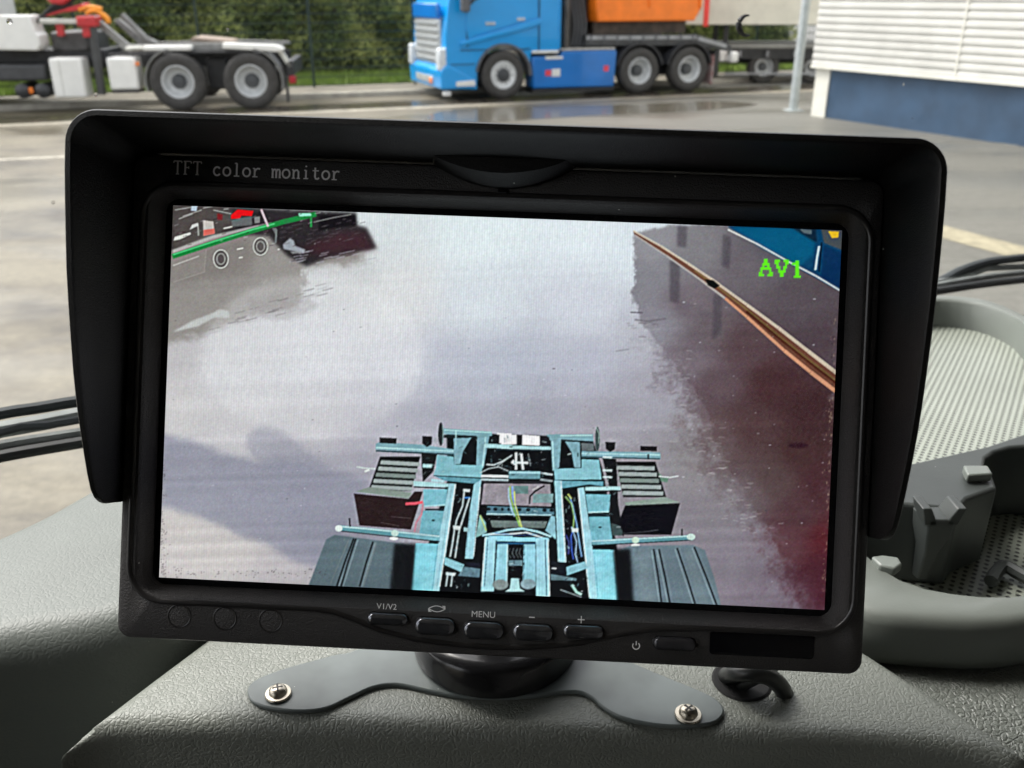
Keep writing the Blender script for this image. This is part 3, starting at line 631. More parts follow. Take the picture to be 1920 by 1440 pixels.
# right lower leather panel, falling away towards the driver
mb = MB(); nx, ny = 60, 50; vs = []
for i in range(nx):
    for j in range(ny):
        X = .06+.36*i/(nx-1); Y = .10+.26*j/(ny-1)
        ed = .205-.25*(X-.11)
        t_ = max(0, ed-Y); vs.append((X, Y-.2, 1.921-min(.09, 11*t_**2+0*X)-1.8))
mb.add(vs, [(i*ny+j, (i+1)*ny+j, (i+1)*ny+j+1, i*ny+j+1) for i in range(nx-1) for j in range(ny-1)])
mb.build('lower_panel', grain, dash, smooth=True, ang=80)
mb = MB().box(-.42, .60, -.02, .06, -.3, .04)
mb.box(-.30, .25, .06, .10, -.3, .07)
mb.build('carcass', darkp, dash)
# parcel tray: outer lip and recess
ZT = 1.940
outer = zpath([(1560, 1110), (1615, 1146), (1690, 1157), (1770, 1163), (1850, 1166), (1930, 1160), (2010, 1140), (2100, 1090), (2200, 1000)], ZT)+[Vector((.40, .40)), Vector((.39, .50))]+zpath([(2010, 640), (1960, 608), (1920, 590), (1880, 570), (1830, 556), (1780, 551), (1740, 552)], ZT)+[Vector((.19, .49)), Vector((.12, .40)), Vector((.095, .30)), Vector((.092, .25))]
inner = zpath([(1600, 1005), (1640, 1052), (1690, 1084), (1750, 1104), (1850, 1116), (1920, 1113), (1990, 1095), (2060, 1050), (2140, 960)], ZT)+[Vector((.375, .40)), Vector((.37, .485))]+zpath([(1990, 650), (1920, 605), (1880, 583), (1830, 568), (1780, 562), (1745, 563)], ZT)+[Vector((.20, .478)), Vector((.135, .40)), Vector((.112, .31)), Vector((.108, .265))]
def resample(P, n=160):
    P = [tuple(p)[:2] for p in smooth_path(P, 10, True)]
    if area(P) < 0: P.reverse()
    P = np.array(P+[P[0]]); s = np.r_[0, np.cumsum(np.hypot(*np.diff(P, axis=0).T))]; t = np.linspace(0, s[-1], n+1)[:-1]
    return np.stack([np.interp(t, s, P[:, 0]), np.interp(t, s, P[:, 1])], 1)
Oo = resample(outer); Ii = resample(inner)
# match both loops by angle round the tray centre
ctr = np.array([.24, .36])
def by_angle(P, n=160):
    a = np.unwrap(np.arctan2(P[:, 1]-ctr[1], P[:, 0]-ctr[0])); r_ = np.hypot(*(P-ctr).T); o = np.argsort(a % (2*math.pi)); aa = (a % (2*math.pi))[o]; rr_ = r_[o]
    t = np.linspace(0, 2*math.pi, n+1)[:-1]; return t, np.interp(t, aa, rr_, period=2*math.pi)
t_, ro = by_angle(Oo); _, ri = by_angle(Ii)
def ringp(r_, z): return [(ctr[0]+r_[k]*math.cos(t_[k]), ctr[1]+r_[k]*math.sin(t_[k])-.2, z-1.8) for k in range(len(t_))]
ZF = ZT-.016
mb = MB().loft([ringp(ro-.0035, ZT-.019), ringp(ro-.001, ZT-.017), ringp(ro, ZT-.014), ringp(ro, ZT-.004), ringp(ro-.0012, ZT-.0012), ringp(ro-.004, ZT), ringp(ri+.0015, ZT), ringp(ri, ZT-.0015), ringp(ri-.0005, ZF-.004)])
tray = mb.build('parcel_tray', mat('tray_plastic', (.13, .143, .128), .5, spec=.5, var=.12, vscale=14, bump=.3, bscale=900, bdist=.0002, speck=.012, speck_s=900), dash, smooth=True, ang=50)
def mat_dots():
    m = bpy.data.materials.new('dotted_mat'); m.use_nodes = True; N = m.node_tree.nodes; L = m.node_tree.links; b = N['Principled BSDF']
    tc = N.new('ShaderNodeTexCoord'); mp = N.new('ShaderNodeMapping'); mp.inputs['Rotation'].default_value = (0, 0, R(32)); mp.inputs['Scale'].default_value = (370, 370, 370); L.new(tc.outputs['Object'], mp.inputs[0])
    v = N.new('ShaderNodeTexVoronoi'); v.voronoi_dimensions = '2D'; v.inputs['Randomness'].default_value = 0; v.inputs['Scale'].default_value = 1; L.new(mp.outputs[0], v.inputs['Vector'])
    mr = N.new('ShaderNodeMapRange'); mr.inputs['From Min'].default_value = .22; mr.inputs['From Max'].default_value = .34; L.new(v.outputs['Distance'], mr.inputs['Value'])
    n = N.new('ShaderNodeTexNoise'); n.inputs['Scale'].default_value = 30; L.new(tc.outputs['Object'], n.inputs['Vector'])
    rp = N.new('ShaderNodeValToRGB'); rp.color_ramp.elements[0].color = (.22, .24, .20, 1); rp.color_ramp.elements[1].color = (.29, .315, .27, 1); L.new(n.outputs['Fac'], rp.inputs['Fac'])
    mx = N.new('ShaderNodeMix'); mx.data_type = 'RGBA'; L.new(mr.outputs[0], mx.inputs['Factor']); mx.inputs['A'].default_value = (.02, .022, .02, 1); L.new(rp.outputs[0], mx.inputs['B']); L.new(mx.outputs['Result'], b.inputs['Base Color'])
    bp = N.new('ShaderNodeBump'); bp.inputs['Strength'].default_value = .6; bp.inputs['Distance'].default_value = .0006; L.new(mr.outputs[0], bp.inputs['Height']); L.new(bp.outputs[0], b.inputs['Normal'])
    b.inputs['Roughness'].default_value = .42; return m
MB().add(ringp(ri-.0003, ZF), [tuple(range(160))]).build('tray_mat', mat_dots(), dash)
# moulded holder block with a cup recess at its right
ZB = ZF+.029
top = zpath([(1690, 944), (1798, 954), (1814, 934), (1870, 914), (1862, 893), (1846, 872), (1848, 858), (1866, 846), (1895, 838), (1930, 835), (1975, 840), (2020, 858), (2050, 885), (2062, 920), (2085, 920), (2080, 880), (2045, 840), (1990, 818), (1920, 812), (1850, 836), (1709, 868), (1640, 880), (1600, 930)], ZB)
Mi = W[dash.name].inverted()
tt = [tuple(Mi @ Vector((p[0], p[1], ZB)))[:2] for p in top]
hb = MB().prism(tt, ZF+.0003-1.8, ZB-1.8).build('holder_block', mat('holder_plastic', (.032, .037, .035), .48, spec=.5, var=.15, vscale=30, bump=.25, bscale=900, bdist=.0002, speck=.012, speck_s=800), dash, bevel=.0012, seg=3)
# clip with two horns on the front of the block
ca = on_z(1752, 956, ZB)
def loc(v): return Mi @ Vector(v)
cx, cy = ca.x, ca.y-.2
mb = MB()
mb.loft([[(cx-.0035, cy-.0045, z0) if False else (cx+dx, cy+dy, z0) for dx, dy in ((-w0, .002), (w0, .002), (w0*.7, -d0), (-w0*.7, -d0))] for z0, w0, d0 in ((ZF+.004-1.8, .0022, .0015), (ZF+.016-1.8, .003, .004), (ZB-.006-1.8, .0052, .006), (ZB-1.8, .006, .006))], True, True, True)
mb.build('clip', MATS['holder_plastic'], hb, bevel=.0006)
for s in (-1, 1):
    mb = MB(); mb.loft([[(cx+s*a_, cy-.006, z0), (cx+s*b_, cy-.006, z0), (cx+s*b_, cy+.002, z0), (cx+s*a_, cy+.002, z0)] for z0, a_, b_ in ((ZB-.002-1.8, .001, .005), (ZB+.004-1.8, .004, .0068))], True, True, True)
    mb.build('clip_horn', MATS['holder_plastic'], hb, bevel=.0004)
def tab(pts, z, th, nm='tab'):
    q = [tuple(Mi @ Vector((*p, z)))[:2] for p in zpath(pts, z)]
    MB().prism(q, z-th-1.8, z-1.8).build(nm, mat('tab_plastic', (.13, .145, .13), .4, spec=.55, var=.1, vscale=30), hb, bevel=.0006)
tab([(1806, 872), (1815, 890), (1862, 888), (1852, 872)], ZB+.0035, .003)
tab([(1634, 1043), (1650, 1059), (1678, 1066), (1692, 1056), (1684, 1044), (1655, 1040)], ZT+.002, .003)
rimp = smooth_path([Mi @ on_z(*q, ZF+.004) for q in ((1858, 1090), (1880, 1062), (1915, 1078), (1960, 1100), (2020, 1100))], 6)
MB().tube(rimp, .0022, 8).build('cup_rim', MATS['holder_plastic'], dash, smooth=True)

# cable leaving a hole in the pad, right of the mount
cb = root('cable', 'black cable curling out of a hole in the dash below the monitor', 'cable', on_z(1400, 1285, ZD))
ci = W[cb.name].inverted()
MB().lathe([(.0001, .0006), (.0072, .0006), (.0078, .0002)], 28, 'z', (-.001, .0015, 0)).build('hole', mat('hole_black', (.004, .004, .004), .9, var=.1), cb)
cp = [ci @ v for v in (on_z(1362, 1268, ZD+.001), on_z(1380, 1262, ZD+.007), on_z(1410, 1262, ZD+.009), on_z(1440, 1268, ZD+.0075), on_z(1462, 1285, ZD+.0035), on_z(1472, 1303, ZD-.001))]
MB().tube(smooth_path(cp, 6), .0023, 12).build('sheath', mat('cable_black', (.014, .015, .015), .35, var=.2, vscale=100), cb, smooth=True)
cp = [ci @ v for v in (on_z(1385, 1290, ZD-.001), on_z(1400, 1280, ZD+.003), on_z(1425, 1268, ZD+.006), on_z(1450, 1250, ZD+.006))]
MB().tube(smooth_path(cp, 6), .0016, 10).build('thin_wire', MATS['cable_black'], cb, smooth=True)

# ================================================================== MONITOR
MR = Matrix(((0.99870796, 0.04224151, -0.02824989), (-0.04255996, 0.99903589, -0.01076766), (0.02776781, 0.01195606, 0.9995429))).to_4x4()
CAMM = Matrix.Translation((0, 0, CAM_H)) @ Matrix.Rotation(math.pi/2-PITCH, 4, 'X')
SM = CAMM @ Matrix.Translation((-0.00361836, -0.00508623, -0.20909497)) @ MR @ Matrix.Scale(.001, 4)     # monitor frame, in millimetres
SMi = SM.inverted()
base_c = on_z(922, 1262, ZD)
mon = root('rear_view_monitor', 'black rear view monitor with sun hood showing a truck chassis on its screen', 'monitor', base_c)
shellm = mat('monitor_shell', (.031, .029, .0285), .40, spec=.42, var=.08, vscale=.02, bump=.35, bscale=2.2, bdist=.12, speck=.012, speck_s=.5)
hoodm = mat('hood_plastic', (.006, .0058, .0055), .34, spec=.22, var=.08, vscale=.03, bump=.25, bscale=2.5, bdist=.08, speck=.01, speck_s=.45)
glossm = mat('gloss_black', (.004, .004, .005), .2, spec=.22, var=.1, vscale=.05, rvar=.05)
btnm = mat('button_chrome', (.15, .155, .17), .16, metal=.85, var=.2, vscale=.3, rvar=.05)
inkm = mat('print_grey', (.85, .85, .85), .6, var=.08, vscale=.5)
def lp3(pts, z): return [(p[0], p[1], z) for p in pts]
# front frame: outer skin, flat lip, wall down to the glass
body = MB().loft([lp3(rr(80, 50, 6, 6, 0, -1.2), -20), lp3(rr(84.0, 54.8, 4, 6, 0, -1.25), -16), lp3(rr(84.6, 55.3, 3.2, 6, 0, -1.25), -2), lp3(rr(84.6, 55.3, 3.2, 6, 0, -1.25), 3.9),
      lp3(rr(84.2, 54.9, 2.9, 6, 0, -1.25), 4.7), lp3(rr(83.6, 54.3, 2.6, 6, 0, -1.25), 5), lp3(rr(80.7, 47.0, 4.6, 6), 5), lp3(rr(80.2, 46.5, 4.4, 6), 4.6), lp3(rr(78.6, 44.9, 3.2, 6), .3), lp3(rr(78.5, 44.8, 3, 6), -1)], True, True, False)
frame = body.build('housing', shellm, mon, SM, smooth=True, ang=35)
# ridge line around the window that dips below the buttons
def ridge_path():
    P = []
    for t in range(180, 89, -10): P.append((-74.3+7.6*math.cos(R(t)), 39.9+7.6*math.sin(R(t))))
    for t in range(90, -1, -10): P.append((74.3+7.6*math.cos(R(t)), 39.9+7.6*math.sin(R(t))))
    for t in range(0, -91, -10): P.append((74.0+7.9*math.cos(R(t)), -39.6+7.9*math.sin(R(t))))
    P += [(60, -47.5), (48, -47.6), (38, -48.2), (30, -49.8), (22, -52.0), (12, -53.6), (2, -54.2), (-8, -53.9), (-16, -53.2), (-24, -51.6), (-30, -49.4), (-35, -47.9), (-39, -47.5), (-50, -47.5), (-62, -47.5)]
    for t in range(270, 179, -10): P.append((-74.0+7.9*math.cos(R(t)), -39.6+7.9*math.sin(R(t))))
    return P
rpth = ridge_path(); n = len(rpth)
def offp(P, d): return off([tuple(p) for p in P], d)
rd = MB().loft([lp3(offp(rpth, -.55), 4.95), lp3(offp(rpth, -.35), 5.25), lp3(offp(rpth, .3), 5.45), lp3(offp(rpth, .6), 5.3), lp3(offp(rpth, .75), 4.95), lp3(offp(rpth, -.55), 4.95)])
rd.build('trim_ridge', mat('ridge_dark', (.016, .015, .015), .28, spec=.5, var=.1, vscale=.05), frame, SM, smooth=True, ang=50)
# buttons on the lower edge
def pill(nm, cx, cy, hx, hy, z0, z1, m, par):
    r_ = hy*.96
    return MB().loft([lp3(rr(hx, hy, r_, 6, cx, cy), z0), lp3(rr(hx, hy, r_, 6, cx, cy), z1-.7), lp3(rr(hx-.25, hy-.25, r_-.25, 6, cx, cy), z1-.25), lp3(rr(hx-.7, hy-.7, max(.2, r_-.7), 6, cx, cy), z1), lp3(rr(hx-1.2, max(.15, hy-1.3), .12, 6, cx, cy), z1+.08)], True, False, True).build(nm, m, par, SM, smooth=True, ang=60)
for cx_, cy_, hy_ in ((-22.3, -48.9, 1.35), (-11.5, -50.0, 1.95), (-.5, -50.4, 2.0), (10.6, -50.3, 1.9), (21.9, -49.6, 1.55)):
    s_ = pill('button_socket', cx_, cy_, 5.15, hy_+.55, 4.9, 5.12, glossm, frame)
    pill('button', cx_, cy_-.1, 4.6, hy_, 5, 6.3, btnm, frame)
pill('button_socket', 42.4, -51.2, 5.4, 1.9, 4.9, 5.12, glossm, frame)
pb = pill('power_button', 42.4, -51.35, 4.8, 1.45, 5, 6.3, mat('button_black', (.05, .05, .055), .14, metal=.5, var=.2, vscale=.3), frame)
MB().loft([lp3(rr(11.6, 2.7, .8, 4, 61.9, -50.6), 4.9), lp3(rr(11.6, 2.7, .8, 4, 61.9, -50.6), 5.1), lp3(rr(11.3, 2.4, .6, 4, 61.9, -50.6), 5.18)], True, False, True).build('sensor_window', glossm, frame, SM, smooth=True)
for cx_ in (-70, -59.5, -49):
    rg = MB().loft([[(cx_+r_*math.cos(2*math.pi*k/36), -50.8+r_*math.sin(2*math.pi*k/36), z_) for k in range(36)] for r_, z_ in ((2.8, 5.0), (2.7, 5.07), (2.55, 5.07), (2.4, 5.01), (2.3, 4.97))])
    rg = rg.build('round_plug', mat('plug_rim', (.010, .009, .009), .3, var=.1, vscale=.1), frame, SM, smooth=True)
    MB().lathe([(2.3, 4.97), (2.25, 5.03), (2.1, 5.05), (.01, 5.055)], 30, 'z', (cx_, -50.8, 0)).build('plug_cap', shellm, rg, SM, smooth=True)
# printed texts
def font_text(nm, body_, x, y, size, z=5.03, par=frame, align='CENTER'):
    cu = bpy.data.curves.new(nm, 'FONT'); cu.body = body_; cu.size = size; cu.align_x = align; cu.align_y = 'CENTER'; cu.extrude = .01; cu.offset = 0
    o = bpy.data.objects.new(nm, cu); COL.objects.link(o); dg = bpy.context.evaluated_depsgraph_get(); me = bpy.data.meshes.new_from_object(o.evaluated_get(dg)); bpy.data.objects.remove(o); me.name = nm
    me.transform(Matrix.Translation((x, y, z))); me.materials.clear()
    return link(nm, me, inkm, par, SM)
font_text('button_label', 'V1/V2', -22.6, -46.2, 1.85, 5.46)
font_text('button_label', 'MENU', -.7, -46.9, 2.0, 5.46)
mb = MB(); mb.box(9.6, 10.9, -47.18, -46.93, 5.0, 5.03+.02); mb.build('button_label', inkm, frame, SM)
mb = MB(); mb.box(20.55, 22.15, -47.15, -46.9, 5.0, 5.05); mb.box(21.23, 21.47, -47.85, -46.2, 5.051, 5.07); mb.build('button_label', inkm, frame, SM)
def ribbon(mb, pts, wd, z=5.04, th=.03):
    pts = [Vector(p) for p in pts]; Lp, Rp = [], []
    for i, p in enumerate(pts):
        t = (pts[min(i+1, len(pts)-1)]-pts[max(0, i-1)]); t = t.normalized() if t.length else Vector((1, 0)); nn = Vector((-t.y, t.x))*wd/2
        Lp.append((p.x+nn.x, p.y+nn.y, z)); Rp.append((p.x-nn.x, p.y-nn.y, z))
    mb.loft([Lp, Rp], False)
    return mb
mb = MB()      # swap arrows above the second button
c0 = (-11.3, -46.2)
ribbon(mb, [(c0[0]-1.8+3.6*t/8, c0[1]+.05+.62*math.sin(math.pi*t/8)) for t in range(9)], .2); ribbon(mb, [(c0[0]-1.8+3.6*t/8, c0[1]-.05-.62*math.sin(math.pi*t/8)) for t in range(9)], .2)
mb.add([(c0[0]+1.1, c0[1]+.75, 5.041), (c0[0]+2.0, c0[1]-.1, 5.041), (c0[0]+1.9, c0[1]+.75, 5.041)], [(0, 1, 2)]); mb.add([(c0[0]-1.1, c0[1]-.75, 5.041), (c0[0]-2.0, c0[1]+.1, 5.041), (c0[0]-1.9, c0[1]-.75, 5.041)], [(0, 1, 2)])
mb.build('button_label', inkm, frame, SM)
mb = MB(); c0 = (33.9, -52.3)
ribbon(mb, [(c0[0]+.78*math.sin(R(a)), c0[1]+.78*math.cos(R(a))) for a in range(38, 323, 15)], .24); ribbon(mb, [(c0[0], c0[1]+.1), (c0[0], c0[1]+1.05)], .24, 5.045)
mb.build('power_symbol', inkm, frame, SM)
# "TFT color monitor" in thin slab-serif letters, one fixed pitch
def arc(cx, cy, rx, ry, a0, a1, n=10): return [(cx+rx*math.cos(R(a0+(a1-a0)*k/n)), cy+ry*math.sin(R(a0+(a1-a0)*k/n))) for k in range(n+1)]
GL = {   # unit cell 1 wide (pitch), cap height 1.45, x height 1.0 ; (points, heavy)
 'T': [([(.5, 0), (.5, 1.42)], 1), ([(.1, 1.42), (.9, 1.42)], 0), ([(.1, 1.42), (.1, 1.2)], 0), ([(.9, 1.42), (.9, 1.2)], 0), ([(.32, 0), (.68, 0)], 0)],
 'F': [([(.27, 0), (.27, 1.42)], 1), ([(.1, 1.42), (.85, 1.42)], 0), ([(.85, 1.42), (.87, 1.2)], 0), ([(.27, .75), (.62, .75)], 0), ([(.62, .88), (.62, .6)], 0), ([(.1, 0), (.48, 0)], 0)],
 'c': [(arc(.52, .46, .34, .46, 40, 325, 16), 1)],
 'o': [(arc(.5, .46, .36, .46, 0, 360, 20), 1)],
 'l': [([(.5, 0), (.5, 1.42)], 1), ([(.28, 1.38), (.5, 1.42)], 0), ([(.22, 0), (.78, 0)], 0)],
 'r': [([(.32, 0), (.32, .92)], 1), ([(.12, .9), (.32, .93)], 0), ([(.1, 0), (.62, 0)], 0), ([(.32, .5), (.42, .78), (.62, .92), (.86, .86)], 1)],
 'm': [([(.14, 0), (.14, .92)], 1), ([(.0, .9), (.14, .93)], 0), ([(.14, .65), (.26, .88), (.42, .88), (.5, .7), (.5, 0)], 1), ([(.5, .65), (.62, .88), (.78, .88), (.86, .7), (.86, 0)], 1), ([(.02, 0), (.26, 0)], 0), ([(.4, 0), (.6, 0)], 0), ([(.76, 0), (.98, 0)], 0)],
 'n': [([(.25, 0), (.25, .92)], 1), ([(.08, .9), (.25, .93)], 0), ([(.25, .6), (.4, .86), (.6, .9), (.74, .72), (.75, 0)], 1), ([(.08, 0), (.42, 0)], 0), ([(.58, 0), (.92, 0)], 0)],
 'i': [([(.5, 0), (.5, .92)], 1), ([(.3, .9), (.5, .93)], 0), ([(.25, 0), (.75, 0)], 0), ([(.46, 1.27), (.5, 1.37), (.54, 1.27)], 1)],
 't': [([(.42, 1.25), (.42, .2), (.5, .03), (.66, .0), (.84, .12)], 1), ([(.15, .9), (.8, .9)], 0)],
}
mb = MB(); pit = 2.255; x0, y0 = -75.4, 49.65; k_ = 0; zz = 5.03
for i, ch in enumerate('TFT color monitor'):
    if ch == ' ': continue
    for pts, hv in GL[ch]:
        zz += .0004
        ribbon(mb, [(x0+pit*i+px_*pit, y0+py_*2.05) for px_, py_ in pts], .42 if hv else .27, zz)
mb.build('lettering', inkm, frame, SM)
# hood clip at the top centre
cl = []
def lens(xa, xb, yt, yb, z, n=16):
    top_ = [(xa+(xb-xa)*k/n, yt, z) for k in range(n+1)]; bot = [(xb-(xb-xa)*k/n, yt-(yt-yb)*math.sin(math.pi*k/n)**.8, z) for k in range(1, n)]
    return top_+bot
clip = MB().loft([lens(-17.3, 16.6, 55.0, 48.9, 5.0), lens(-17.0, 16.2, 55.0, 49.1, 7.0), lens(-15.7, 13.8, 54.6, 51.2, 11.0)], True, False, True).build('hood_clip', hoodm, mon, SM, smooth=True, ang=30)
MB().box(-1.5, .6, 48.0, 48.8, 5.0, 5.9).build('clip_hook', glossm, clip, SM, bevel=.15)
# hood
ys = [57.0, 46, 37, 25, 15, 4, -4, -11, -17, -21.5, -24]; zl = [30.2, 30, 29.2, 27.8, 26, 23.6, 21.4, 18.8, 16.6, 14.4, 12.2]
def zd_(y): return float(np.interp(y, ys[::-1], zl[::-1]))
P = []
for y in (-25.4, -25.2, -24.6, -23.5, -21.5, -18, -13, -8, -2, 4, 11, 18, 25, 32, 39, 45, 50): P.append((-87.2, y))
for t in range(180, 89, -10): P.append((-80.7+6.5*math.cos(R(t)), 50.4+6.5*math.sin(R(t))))
for x in (-60, -40, -20, 0, 20, 40, 60): P.append((x, 56.9))
for t in range(90, -1, -10): P.append((80.7+6.5*math.cos(R(t)), 50.4+6.5*math.sin(R(t))))
for y in (45, 39, 32, 25, 18, 11, 4, -2, -8, -13, -18, -21.5, -23.5, -24.6, -25.2, -25.4): P.append((87.2, y))
def hoodoff(d): # inward offset on an open path
    out = []
    for i, p_ in enumerate(P):
        a = Vector(P[max(0, i-1)]); b = Vector(P[min(len(P)-1, i+1)]); t = (b-a).normalized(); out.append((p_[0]+t.y*d, p_[1]-t.x*d))
    return out
fz = []
for x, y in P:
    z_ = zd_(y)
    if y < -24.0: z_ = {-24.6: 10.8, -25.2: 9.2, -25.4: 6.5}.get(y, z_)
    fz.append(z_)
o0, o1, o2, o3 = hoodoff(0), hoodoff(.35), hoodoff(1.35), hoodoff(1.7)
hood = MB().loft([[(p_[0], p_[1], -4) for p_ in o0], [(p_[0], p_[1], f-.5) for p_, f in zip(o0, fz)], [(p_[0], p_[1], f) for p_, f in zip(o1, fz)],
      [(p_[0], p_[1], f) for p_, f in zip(o2, fz)], [(p_[0], p_[1], f-.5) for p_, f in zip(o3, fz)], [(p_[0], p_[1], 5.1 if y > -24.5 else 5) for p_, (x, y) in zip(hoodoff(2.62), P)], [(p_[0], p_[1], -4) for p_ in hoodoff(2.6)], [(p_[0], p_[1], -4) for p_ in o0]], False)
# close the two lower ends
nP = len(P); vs = hood.v
for i in (0, nP-1): hood.f.append(tuple(k*nP+i for k in range(7)))
hood.build('sun_hood', hoodm, mon, SM, smooth=True, ang=35)
# inner step line of the hood along the housing
# --- mount: thin bow-tie plate, screws, round foot, stem
PZ = ZD+.0012
bot = zpath([(465, 1303), (478, 1318), (510, 1328), (560, 1333), (610, 1328), (655, 1308), (700, 1288), (745, 1283), (800, 1294), (860, 1305), (930, 1308), (1000, 1305), (1050, 1298), (1085, 1297), (1110, 1308), (1130, 1326), (1165, 1345), (1230, 1359), (1295, 1361), (1340, 1354), (1357, 1336), (1350, 1318), (1322, 1300), (1250, 1270), (1180, 1240), (1120, 1205)], PZ)
bk = [Vector((.012, .232)), Vector((-.022, .235))]+zpath([(690, 1205), (620, 1230), (540, 1252), (490, 1270), (467, 1286)], PZ)
pl = [tuple(v)[:2] for v in smooth_path([Vector(v) for v in bot+bk], 5, True)]
mi = W[mon.name].inverted(); pll = [tuple((mi @ Vector((*v, 0))).to_2d()) for v in pl]
MB().prism(pll, .0001, .0014).build('mount_plate', mat('mount_plate', (.105, .122, .118), .42, spec=.5, var=.3, vscale=30, rvar=.1, speck=.012, speck_s=800), mon, bevel=.0004)
def screw(px, py, rot):
    c = on_z(px, py, ZD+.0016); l = mi @ c
    M = W[mon.name] @ Matrix.Translation(l) @ Matrix.Rotation(rot, 4, 'Z')
    sm_ = mat('screw_steel', (.42, .38, .31), .34, metal=1, var=.25, vscale=400, rvar=.1)
    s = MB().lathe([(.0032, 0), (.0034, .0003), (.0032, .0007), (.0024, .0008), (.0022, .0016), (.0016, .0022), (.0008, .00242), (.00005, .00245)], 28).build('screw', sm_, mon, M, smooth=True, ang=50)
    MB().box(-.0013, .0013, -.00025, .00025, .0021, .00247).box(-.00025, .00025, -.0013, .0013, .0021, .00248).build('cross_slot', mat('slot_dark', (.02, .017, .014), .6, var=.2), s, M)
screw(522, 1302, .3); screw(1290, 1341, .7)
c = base_c; cy_ = .2035
foot = mi @ Vector((c.x+.0008, cy_, ZD+.0014))
MB().lathe([(.0215, 0), (.0225, .0006), (.0225, .0075), (.0218, .009), (.019, .0098), (.009, .0102)], 56, 'z', tuple(foot)).build('mount_foot', mat('foot_black', (.014, .014, .015), .22, spec=.5, var=.1, vscale=40, rvar=.05), mon, smooth=True, ang=50)
MB().tube([foot+Vector((0, 0, .009)), foot+Vector((0, .004, .02)), mi @ (SM @ Vector((0, -30, -19)))], .007, 16).build('mount_stem', hoodm, mon, smooth=True)
tg = [tuple(mi @ on_z(*q, ZD+.0117)) for q in ((790, 1226), (820, 1232), (820, 1240), (793, 1237))]

# ------------------------------------------------------------------ the picture on the screen, drawn in numpy as one raster of light
X0, Y0, CW, CH = 285, 375, 1310, 785
def vnoise(w_, h_, s, seed):
    rg = np.random.default_rng(seed); gw, gh = int(w_/s)+3, int(h_/s)+3; G = rg.random((gh, gw))
    y = np.arange(h_)/s; x = np.arange(w_)/s; yi, xi = y.astype(int), x.astype(int); fy, fx = (y-yi)[:, None], (x-xi)[None, :]
    fy = fy*fy*(3-2*fy); fx = fx*fx*(3-2*fx); a = G[np.ix_(yi, xi)]; b = G[np.ix_(yi, xi+1)]; c = G[np.ix_(yi+1, xi)]; d = G[np.ix_(yi+1, xi+1)]
    return (a*(1-fx)+b*fx)*(1-fy)+(c*(1-fx)+d*fx)*fy-.5
def blur1(a, s, ax):
    r = max(1, int(3*s)); k = np.exp(-np.arange(-r, r+1)**2/(2*s*s)); k /= k.sum(); p_ = np.pad(a, [(r, r) if i == ax else (0, 0) for i in range(2)], mode='edge')
    out = np.zeros_like(a)
    for i, kv in enumerate(k): out += kv*(p_[i:i+a.shape[0]] if ax == 0 else p_[:, i:i+a.shape[1]])
    return out
def blur(a, s): return blur1(blur1(a, s, 0), s, 1)
YY, XX = np.mgrid[0:CH, 0:CW].astype(float); PX = XX+X0; PY = YY+Y0
def field(ctrl, soft=3200., pw=2.2):
    out = np.zeros((CH, CW, 3)); wt = np.zeros((CH, CW))
    for x, y, r_, g_, b_ in ctrl:
        wgt = 1/((PX-x)**2+((PY-y)*1.15)**2+soft)**pw; wt += wgt
        for i, v in enumerate((r_, g_, b_)): out[..., i] += wgt*v
    return out/wt[..., None]
img = field([(330,420,150,145,146),(700,430,216,220,226),(900,425,224,231,238),(1100,430,224,229,238),(1200,470,218,224,234),(650,520,205,203,208),(750,560,220,218,223),(900,560,214,218,228),(1100,580,208,209,222),(1200,620,188,187,200),
(600,660,212,210,219),(420,700,206,203,210),(330,760,207,202,206),(330,680,190,185,190),(760,680,212,210,221),(830,690,186,187,203),(950,700,182,184,201),(1100,690,182,182,199),(820,780,172,170,185),(1000,780,164,162,177),(1150,790,164,159,172),(1220,720,166,162,176),(700,790,184,180,193),(600,790,196,191,199),(450,780,203,198,204),
(1220,880,148,142,152),(1300,960,132,124,134),(1290,880,140,134,140),(1360,1060,134,125,138),(1430,1110,122,110,124),(1260,1000,140,134,146),(600,900,160,157,171),(640,1000,146,144,159),(700,880,164,160,174),(400,900,190,186,194),(330,1000,206,198,198),(420,1040,204,196,197),(520,1075,190,182,188),(330,1075,204,196,198)])
dark_road = field([(1230,450,146,143,151),(1300,470,128,124,131),(1400,500,106,98,106),(1450,470,92,88,98),(1500,560,86,76,84),(1555,640,78,64,72),(1215,530,134,131,141),(1280,570,114,103,112),(1240,600,138,134,146),(1330,620,104,92,100),(1390,650,86,66,72),(1450,720,70,44,48),(1530,780,62,38,42),(1340,720,94,76,84),(1300,680,116,104,114),(1400,800,80,57,60),(1500,850,68,44,46),(1350,820,98,80,84),(1450,900,84,66,68),(1540,900,70,40,46),(1400,930,104,90,96),(1500,970,80,54,60),(1545,1010,84,30,38),(1545,1070,74,32,44),(1480,1020,92,58,66),(1500,1110,78,44,56),(1560,1130,70,24,38)], 1400., 2.4)
